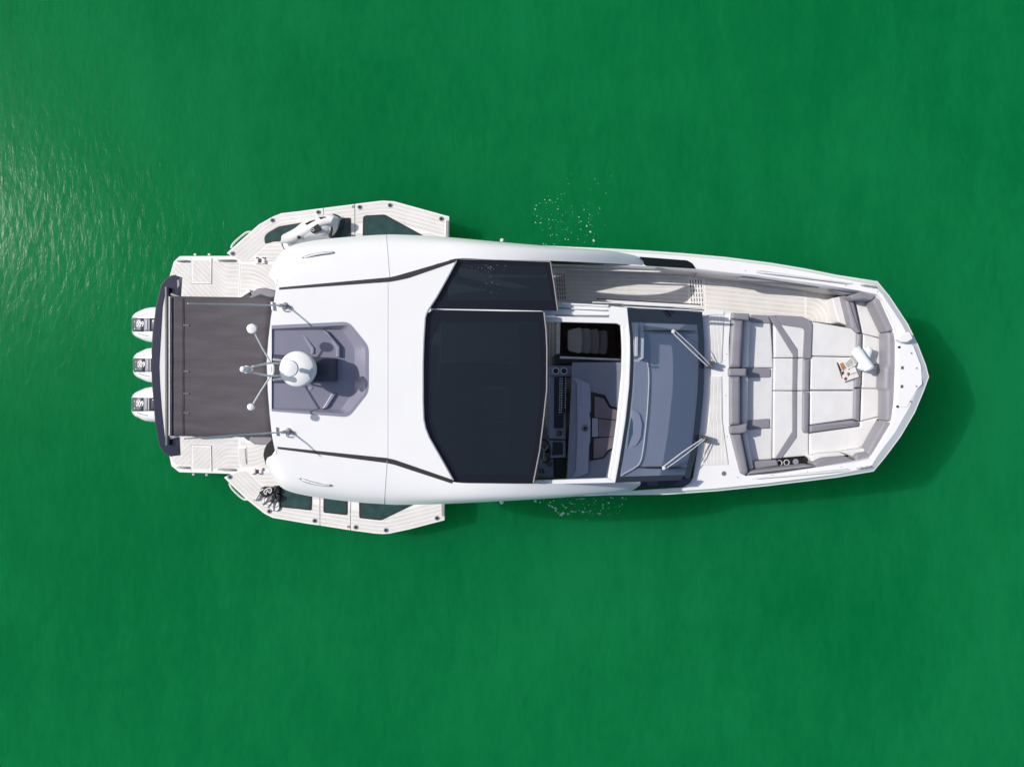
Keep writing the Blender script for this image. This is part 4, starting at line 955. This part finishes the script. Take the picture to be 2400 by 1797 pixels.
for a in (cT((955, 205))[0], cL((996, 1262))[0]):
    prism("terrace_latch", [(a[0]-3, a[1]-3), (a[0]+3, a[1]-3.5), (a[0]+3, a[1]+2.5), (a[0]-3, a[1]+3)], ZT+0.006, 0.01, engl, Y)

# ------------------------------------------------------------------ outboard engines
def engine(dxp, cy):
    zt0 = 1.40
    x_l = 309.0+dxp
    prof = [(309, 17), (312, 22.5), (318, 28), (326, 32), (334, 35.5), (342, 38.5), (354, 40.5), (367, 41.5), (385, 42), (405, 40), (420, 30)]
    def zc_(x): 
        t = (x-309)/111.0
        return zt0 - 0.30*max(0, 1-t/0.10)**2 - 0.05*(1-min(1, t/0.45))
    def pt(x, v, dz=0.0):
        hw = 0
        for i in range(len(prof)-1):
            if prof[i][0] <= x <= prof[i+1][0]:
                u = (x-prof[i][0])/(prof[i+1][0]-prof[i][0]); hw = prof[i][1]+(prof[i+1][1]-prof[i][1])*u
        z = zc_(x) - 0.025*abs(v)**2 - 0.08*abs(v)**10
        return U(x+dxp, cy + v*hw, z+dz)
    rings = []
    NVV = 17
    for x in [309, 310.5, 312, 315, 318, 322, 326, 334, 342, 354, 367, 385, 405, 420]:
        ring = [pt(x, -1+2*k/(NVV-1)) for k in range(NVV)]
        lo = [Vector((p.x+0.05, p.y*0.97+0.03*ring[NVV//2].y, 0.55)) for p in (ring[-1], ring[0])]
        rings.append(ring + lo)
    cw = loft("outboard_engine", rings, gel, Y, cap0=True, cap1=True)
    def strip(name, xs, vv, m, dz):
        v = [pt(x, -vv+2*vv*k/6, dz) for x in xs for k in range(7)]
        f = [(i*7+k, (i+1)*7+k, (i+1)*7+k+1, i*7+k+1) for i in range(len(xs)-1) for k in range(6)]
        return from_data(name, v, f, m, cw, smooth=True, solid=0.003)
    def band(name, xs, hwpx, m, dz):
        v = []
        for x in xs:
            hw = max(17.0, min(42, 17+ (x-309)*0.6))
            for k in range(7):
                v.append(pt(x, (-hwpx+2*hwpx*k/6)/max(hwpx, next((prof[i][1]+(prof[i+1][1]-prof[i][1])*(x-prof[i][0])/(prof[i+1][0]-prof[i][0]) for i in range(len(prof)-1) if prof[i][0] <= x <= prof[i+1][0]), 30)), dz))
        f = [(i*7+k, (i+1)*7+k, (i+1)*7+k+1, i*7+k+1)[::-1] for i in range(len(xs)-1) for k in range(6)]
        return from_data(name, v, f, m, cw, smooth=True, solid=0.003)
    band("cowling_panel", [309.2, 310.5, 312, 315, 318, 322, 328, 337], 16.2, engg, 0.006)
    band("cowling_band", [337, 343, 349], 15.8, engl, 0.006)
    band("cowling_line", [348.6, 350], 15.7, gel, 0.008)
    band("cowling_deck", [350, 360, 372, 390], 15.4, navy, 0.006)
    for s in (-1, 1):
        v = [pt(x, s*0.66, 0.006+d*0)+Vector((0, s*d, 0)) for x in (322, 330, 338, 346) for d in (-0.006, 0.006)]
        f = [(2*i, 2*i+1, 2*i+3, 2*i+2) for i in range(3)]
        from_data("air_slot", v, f, engg, cw, solid=0.004)
    # model number, read from the stern
    cu = bpy.data.curves.new("number", 'FONT'); cu.body = "600"; cu.size = 0.165; cu.align_x = 'CENTER'; cu.align_y = 'CENTER'; cu.extrude = 0.002; cu.offset = 0.0015; cu.space_character = 1.02
    to = bpy.data.objects.new("number_tmp", cu); COL.objects.link(to)
    dg = bpy.context.evaluated_depsgraph_get(); me = bpy.data.meshes.new_from_object(to.evaluated_get(dg))
    bpy.data.objects.remove(to)
    p = U(327.0+dxp, cy-2.5, zt0-0.010)
    me.transform(Matrix.Translation(p) @ Matrix.Rotation(R(180), 4, 'Z') @ Matrix.Diagonal((0.62, 0.84, 1, 1)))
    for vtx in me.vertices:                           # lay the digits on the curved cowling
        px_ = CX + vtx.co.x*F/(H-1.38) - dxp; py_ = CY - vtx.co.y*F/(H-1.38)
        hw = next((prof[i][1]+(prof[i+1][1]-prof[i][1])*(px_-prof[i][0])/(prof[i+1][0]-prof[i][0]) for i in range(len(prof)-1) if prof[i][0] <= px_ <= prof[i+1][0]), 30)
        v_ = (py_-cy)/hw
        vtx.co.z = zc_(px_) - 0.025*v_**2 - 0.08*v_**10 + (0.012 if vtx.co.z > p.z else 0.009)
    link("model_number", me, wtxt, cw)
    for k in range(5):
        yy = cy - 9 + k*4.2; L_ = (2.6, 1.4, 1.8, 1.2, 2.8)[k]
        prism("brand_mark", [(314.6+dxp, yy), (316.4+dxp, yy+0.2), (316.0+dxp, yy+L_), (314.4+dxp, yy+L_-0.2)], zt0-0.045, 0.006, engl if k in (1, 2, 3) else wtxt, cw)
    m0 = U(385+dxp, cy, 0.55)
    prism("engine_leg", [(372+dxp, cy-9), (402+dxp, cy-9), (402+dxp, cy+9), (372+dxp, cy+9)], 0.56, 0.95, gel, cw, bevel=0.02)
    return cw
engine(0, 761); engine(3.0, 855.5); engine(-0.5, 947.5)

# ------------------------------------------------------------------ things lying on the yacht
def at_terrace(z=0.0): return ZT + z
# water scooter on the port terrace
V = zc(650, 490, 13.01)
ws_loc = U(725, 540, ZT+0.02)
SC = thing("water_scooter", ws_loc, "white electric water scooter with black grips lying on the upper side terrace", "water scooter")
sc_o = V((120, 880), (160, 790), (300, 710), (520, 590), (740, 420), (900, 330), (1130, 250), (1330, 190), (1500, 165), (1680, 160), (1820, 215), (1905, 310), (1890, 480), (1840, 660), (1750, 780), (1640, 880), (1500, 920), (1250, 960), (1000, 1010), (760, 1090), (520, 1160), (360, 1230), (250, 1230), (180, 1120))
sc_o = spline(sc_o, 3, True)
cc = Vector(V((1000, 650))[0])
def sring(k, z, sh=0.0): return [U(cc.x+(x-cc.x)*k+sh, cc.y+(y-cc.y)*k-sh*0.6, z) for x, y in sc_o]
def zbody(k): return ZT+0.06+0.30*math.sqrt(max(0, 1-k*k))
rings = [sring(0.90, ZT+0.015), sring(0.98, ZT+0.06), sring(1.0, ZT+0.11)] + [sring(k, ZT+0.11+0.25*(1-k**2.6)**0.8) for k in (0.97, 0.92, 0.84, 0.72, 0.58, 0.42, 0.24, 0.06)]
loft("body", rings, gel, SC, cap0=True, cap1=True)
spine = spline(V((150, 930), (420, 880), (750, 730), (1050, 560), (1300, 420), (1500, 340), (1700, 330)), 4)
def wid(i, n, w): return w*(0.55+0.45*math.sin(math.pi*min(1, (i+2)/n*0.9)))
rl = []
for i, (x, y) in enumerate(spine):
    n = len(spine); p = U(x, y, ZT+0.325); w = 0.08+0.07*math.sin(math.pi*i/(n-1)); d = Vector((0.42, 0.90, 0))
    rl.append([p + d*w*math.cos(a) + Vector((0, 0, 0.055*math.sin(a))) for a in [2*math.pi*k/14 for k in range(14)]])
loft("spine", rl, gel, SC, cap0=True, cap1=True)
zq = ZT+0.388
prism("battery_lid", rounded(V((1000, 610), (1110, 530), (1240, 440), (1260, 540), (1345, 630), (1200, 700), (1080, 745), (1010, 690)), 3), zq, 0.06, black, SC, bevel=0.008)
ring_flat(U(*V((1085, 640))[0], zq), 0.028, 0.008, "plug_ring", chrome, SC)
prism("control_display", V((1255, 250), (1390, 235), (1440, 220), (1535, 275), (1450, 322), (1320, 328)), ZT+0.375, 0.06, black, SC, bevel=0.006)
prism("display_lamp", V((1395, 250), (1440, 240), (1450, 275), (1410, 285)), ZT+0.379, 0.01, inko, SC)
prism("hand_grip", rounded(V((840, 445), (970, 375), (1140, 322), (1160, 345), (1000, 410), (850, 468)), 1), ZT+0.36, 0.06, black, SC, bevel=0.006)
prism("hand_grip", rounded(V((1550, 780), (1600, 700), (1640, 520), (1668, 530), (1665, 690), (1620, 850), (1570, 870)), 2), ZT+0.35, 0.07, black, SC, bevel=0.01)
for q in V((1612, 575), (1605, 632)): lathe("grip_button", U(*q, ZT+0.35), [(0.014, 0), (0.012, 0.01)], gel, SC, 10)
lathe("jet_port", U(*V((658, 866))[0], ZT+0.372), [(0.034, 0), (0.033, 0.014), (0.02, 0.015)], black, SC, 18)
tube("front_bumper", [U(x, y, ZT+0.13) for x, y in spline(V((1700, 160), (1850, 210), (1945, 300), (1920, 460), (1860, 640), (1760, 790), (1660, 880)), 4)], 0.014, black, SC, 8)
tube("tail_strap", [U(x, y, ZT+0.09) for x, y in V((140, 1060), (190, 1160), (235, 1235))], 0.016, black, SC, 6)

# snorkelling gear on the starboard terrace
G = zc(580, 1120, 16.56)
zg0 = ZT+0.018
def flat_pts(q, z): return [U(x, y, z) for x, y in q]
BG = thing("mesh_bag", U(*G((760, 560))[0], ZT), "black soft gear bag under the dive mask on the lower terrace", "bag")
prism("bag_body", spline(G((450, 500), (580, 350), (760, 345), (960, 360), (1080, 300), (1220, 420), (1250, 560), (1150, 640), (900, 650), (640, 760), (510, 640)), 3, True), zg0+0.07, 0.085, black, BG, bevel=0.03, segs=3)
prism("bag_label", G((455, 490), (600, 410), (630, 440), (480, 535)), zg0+0.078, 0.012, gel, BG, bevel=0.003)
tube("bag_strap", [U(x, y, zg0+0.085) for x, y in G((1030, 310), (1100, 380), (1060, 470), (960, 520))], 0.014, gvind, BG, 6)
MK = thing("dive_mask", U(*G((780, 510))[0], zg0+0.07), "white framed dive mask resting on black gear on the lower terrace", "dive mask")
mo = spline(G((640, 530), (700, 450), (800, 400), (880, 385), (935, 430), (930, 510), (870, 580), (820, 530), (775, 490), (745, 560), (720, 630), (670, 600)), 3, True)
tube("mask_frame", [U(x, y, zg0+0.12) for x, y in mo], 0.010, gel, MK, 6, True)
prism("mask_lens", mo, zg0+0.116, 0.012, lens, MK)
prism("mask_skirt", mo, zg0+0.10, 0.03, black, MK)
SN = thing("snorkel", U(*G((380, 720))[0], ZT), "clear grey snorkel lying at the terrace edge beside the dive mask", "snorkel")
tube("snorkel_tube", [U(x, y, zg0+0.035) for x, y in G((480, 580), (420, 680), (370, 760), (320, 830))], [0.024, 0.026, 0.020, 0.024], silic, SN, 10)
tube("mouthpiece", [U(x, y, zg0+0.03) for x, y in G((320, 830), (280, 850), (235, 870), (245, 815))], [0.022, 0.018, 0.014, 0.010], silic, SN, 8)
def fin(label, outline, panels, foot, z, g):
    fn = thing("swim_fin", U(*outline[0], ZT), label, "swim fin", g)
    prism("blade", rounded(outline, 1.0), z, 0.016, gvind, fn, bevel=0.004)
    for p in panels: prism("blade_panel", rounded(p, 1.2), z+0.004, 0.008, gelw, fn)
    tube("foot_pocket", [U(x, y, z+0.03) for x, y in foot], [0.045, 0.058, 0.040], gvind, fn, 12)
    lathe("foot_opening", U(*foot[1], z+0.072), [(0.040, 0), (0.036, 0.018)], black, fn, 16)
fin("black and white swim fin pointing to the terrace edge, nearer the snorkel", G((960, 640), (1090, 790), (920, 960), (860, 1080), (760, 1150), (660, 1140), (600, 1090), (620, 1040), (560, 1000), (520, 890), (530, 840), (640, 770), (800, 690)),
    [G((545, 870), (640, 785), (650, 850), (640, 970), (570, 1000), (540, 940)), G((665, 800), (785, 750), (730, 880), (662, 950)), G((720, 1000), (830, 940), (935, 925), (860, 1035)), G((615, 1085), (700, 1020), (845, 1050), (760, 1130), (660, 1130))],
    G((880, 880), (1010, 730), (1080, 640)), zg0+0.04, "swim fins")
fin("black and white swim fin with its tip beside the round terrace fitting", G((1090, 800), (1200, 850), (1245, 950), (1250, 1180), (1180, 1270), (1090, 1300), (1030, 1240), (980, 1290), (880, 1230), (850, 1130), (880, 1040), (980, 960)),
    [G((870, 1060), (900, 1050), (1005, 1150), (1000, 1270), (900, 1220), (868, 1140)), G((915, 1040), (960, 970), (1000, 1020), (1005, 1130)), G((1075, 1130), (1120, 1000), (1185, 905), (1215, 1050)), G((1065, 1170), (1222, 1080), (1222, 1180), (1170, 1250), (1090, 1285), (1060, 1230))],
    G((1120, 900), (1160, 760), (1195, 640)), zg0+0.02, "swim fins")

# towels and magazine on the sun pad
TW = zc(1940, 780, 11.83)
def rolled(label, a, b, za, zb2, r):
    A = U(*a, za); B = U(*b, zb2); d = (B-A).normalized()
    side = d.cross(Vector((0, 0, 1))).normalized(); up = side.cross(d)
    L = (B-A).length; rings = []
    prof = [(0, 0.55), (0.012, 0.85), (0.03, 1.0), (0.25, 1.02), (0.5, 0.98), (0.75, 1.03), (0.97, 1.0), (0.988, 0.85), (1.0, 0.55)]
    t = thing("rolled_towel", tuple((A+B)/2 - Vector((0, 0, r))), label, "towel", "rolled towels on the sun pad")
    for u, k in prof:
        c = A.lerp(B, u)
        rings.append([c + (side*math.cos(2*math.pi*i/24)*1.02 + up*math.sin(2*math.pi*i/24)*0.96)*r*k*(1+0.03*math.sin(3*2*math.pi*i/24+u*4)) for i in range(24)])
    loft("towel_roll", rings, towel, t, cap0=True, cap1=True)
    for c0, s in ((A, -1), (B, 1)):
        sp = [c0 + d*s*0.004 + (side*math.cos(k*0.55) + up*math.sin(k*0.55))*r*(0.08+0.028*k) for k in range(28)]
        tube("towel_edge", sp, 0.007, towel, t, 5)
    edge_ = [A.lerp(B, u) + (side*0.75 + up*0.68)*r*1.03 for u in (0.03, 0.3, 0.6, 0.97)]
    tube("towel_hem", edge_, 0.008, towel, t, 6)
rolled("white rolled towel lying underneath the other, toward the bow", TW((1125, 420))[0], TW((950, 1030))[0], ZC+0.125, ZC+0.125, 0.082)
rolled("white rolled towel laid across the top of the other one", TW((750, 440))[0], TW((1170, 1010))[0], ZC+0.20, ZC+0.30, 0.090)
MG = thing("magazine", U(*TW((560, 1000))[0], ZC), "open magazine with brown pictures lying beside the rolled towels", "magazine")
zm = ZC+0.05
prism("page", TW((285, 815), (640, 665), (790, 900), (420, 1065)), lambda x, y: zm+0.018, 0.016, paper, MG, bevel=0.003)
prism("page", TW((365, 1060), (760, 940), (870, 1215), (440, 1360)), lambda x, y: zm+0.014, 0.012, paper, MG, bevel=0.003)
prism("cover_edge", TW((255, 830), (300, 805), (440, 1250), (405, 1275)), zm+0.012, 0.012, inkd, MG)
prism("cover_edge", TW((640, 664), (740, 665), (830, 790), (790, 905)), zm+0.008, 0.008, inkg, MG)
for p, m_ in ((TW((340, 860), (420, 815), (520, 970), (430, 1040), (390, 990)), inko), (TW((470, 840), (560, 800), (640, 930), (560, 960)), inkg), (TW((560, 790), (640, 700), (750, 880), (650, 930)), inkg),
              (TW((390, 1030), (560, 960), (585, 990), (430, 1060)), inkb), (TW((530, 1120), (590, 1090), (630, 1150), (570, 1205)), inkb), (TW((450, 1260), (500, 1220), (550, 1250), (520, 1320), (470, 1310)), inkb),
              (TW((640, 1130), (800, 1080), (820, 1110), (660, 1165)), inkg), (TW((375, 1080), (440, 1060), (460, 1120), (400, 1180)), inkd), (TW((575, 1000), (610, 990), (615, 1020), (585, 1035)), inkb)):
    prism("printed_picture", p, zm+0.0215 if p[0][1] < 780+1000/11.83-0 else zm+0.0175, 0.003, m_, MG)

# ------------------------------------------------------------------ foam on the water
def foam(name, label, blobs):
    v, f = [], []
    for (x, y, rx, ry, a) in blobs:
        n = 9; c = U(x, y, 0.006); i0 = len(v); v.append(c + Vector((0, 0, 0.006)))
        for k in range(n):
            t = 2*math.pi*k/n; j = random.uniform(0.8, 1.15)
            e = Vector((rx*math.cos(t)*j, ry*math.sin(t)*j, 0)); e.rotate(Matrix.Rotation(a, 3, 'Z').to_quaternion())
            v.append(c + e*(H/F) + Vector((0, 0, -0.004)))
        for k in range(n): f.append((i0, i0+1+k, i0+1+(k+1) % n))
    o = from_data(name, v, f, foamm); o["kind"] = "stuff"; o["label"] = label; o["category"] = "foam"
K = zc(1230, 380, 7.53); J = zc(1230, 1140, 8.19)
bl = []
for (x, y, r) in ((353, 665, 13), (440, 672, 16), (203, 762, 13), (185, 830, 17), (217, 952, 13), (292, 995, 11), (190, 1067, 15), (285, 1073, 16), (586, 826, 14), (580, 648, 11), (267, 722, 8), (376, 725, 9),
                  (541, 703, 8), (670, 935, 9), (957, 970, 15), (1046, 838, 12), (1147, 926, 12), (997, 1050, 12), (1127, 1060, 10), (1094, 1127, 20), (988, 1188, 12), (1158, 1230, 23), (1218, 1385, 30), (1322, 818, 12),
                  (1432, 550, 9), (1240, 296, 9), (718, 1358, 13), (770, 1368, 13), (942, 1358, 10), (456, 1295, 11), (566, 1285, 11), (451, 1170, 9), (742, 1188, 9), (824, 1240, 9), (1158, 1105, 10), (430, 1013, 14),
                  (497, 1022, 9), (331, 1443, 14), (376, 1457, 12), (509, 1445, 9), (1098, 1290, 9), (658, 455, 5), (748, 289, 6), (820, 213, 6), (778, 386, 7), (702, 557, 7), (1155, 480, 6), (1525, 248, 6)):
    q = K((x, y))[0]; rr = r/7.53*0.85; bl.append((q[0], q[1], rr, rr*random.uniform(0.7, 1), random.uniform(0, 3)))
for k in range(80):
    t = random.random(); cxx = random.choice((420, 560, 700, 1060, 1150)); q = K((random.gauss(cxx, 110), min(1450, max(160, random.gauss(1020, 260)))))[0]
    rr = random.uniform(0.35, 0.8); bl.append((q[0], q[1], rr, rr, 0))
foam("sea_foam", "scattered white bubbles on the water beside the upper hull side", bl)
bl = []
for (x, y, rx, ry, a) in ((470, 362, 26, 24, 0), (530, 390, 34, 16, -0.4), (590, 415, 34, 20, -0.4), (595, 460, 26, 16, -0.7), (645, 500, 14, 16, 0), (700, 540, 40, 24, 0), (735, 510, 40, 26, 0.1), (830, 523, 30, 15, -0.2), (905, 475, 24, 18, 0), (960, 480, 38, 9, -0.1),
                         (1120, 485, 34, 20, -0.1), (1195, 490, 12, 10, 0), (1255, 470, 26, 14, 0.1), (1043, 458, 11, 10, 0), (1242, 517, 10, 8, 0), (1402, 508, 16, 13, 0), (1444, 522, 20, 20, 0), (1457, 462, 9, 9, 0), (1505, 345, 14, 22, 0), (1503, 410, 13, 22, 0),
                         (1612, 310, 22, 20, 0), (1650, 213, 16, 12, 0), (1692, 222, 12, 12, 0), (1875, 215, 12, 20, -0.6), (1870, 342, 12, 16, 0), (1225, 348, 14, 10, 0), (1157, 420, 12, 12, 0), (205, 278, 30, 22, 0), (293, 302, 15, 17, 0), (490, 300, 20, 12, 0.2), (555, 268, 24, 9, 0.8),
                         (740, 365, 50, 7, -0.9), (790, 405, 26, 14, 0.6), (895, 325, 50, 9, -0.4), (1090, 235, 70, 8, 0), (1187, 640, 10, 10, 0), (995, 245, 14, 10, -0.3), (1360, 270, 13, 12, 0), (1605, 418, 10, 9, 0), (1815, 382, 9, 8, 0), (1945, 225, 9, 12, 0)):
    q = J((x, y))[0]; bl.append((q[0], q[1], rx/8.19*0.95, ry/8.19*0.95, a))
for k in range(60):
    q = J((random.uniform(350, 1950), random.uniform(190, 560)))[0]; rr = random.uniform(0.35, 0.9); bl.append((q[0], q[1], rr, rr, 0))
foam("sea_foam", "streak of white foam on the water beside the lower hull side", bl)
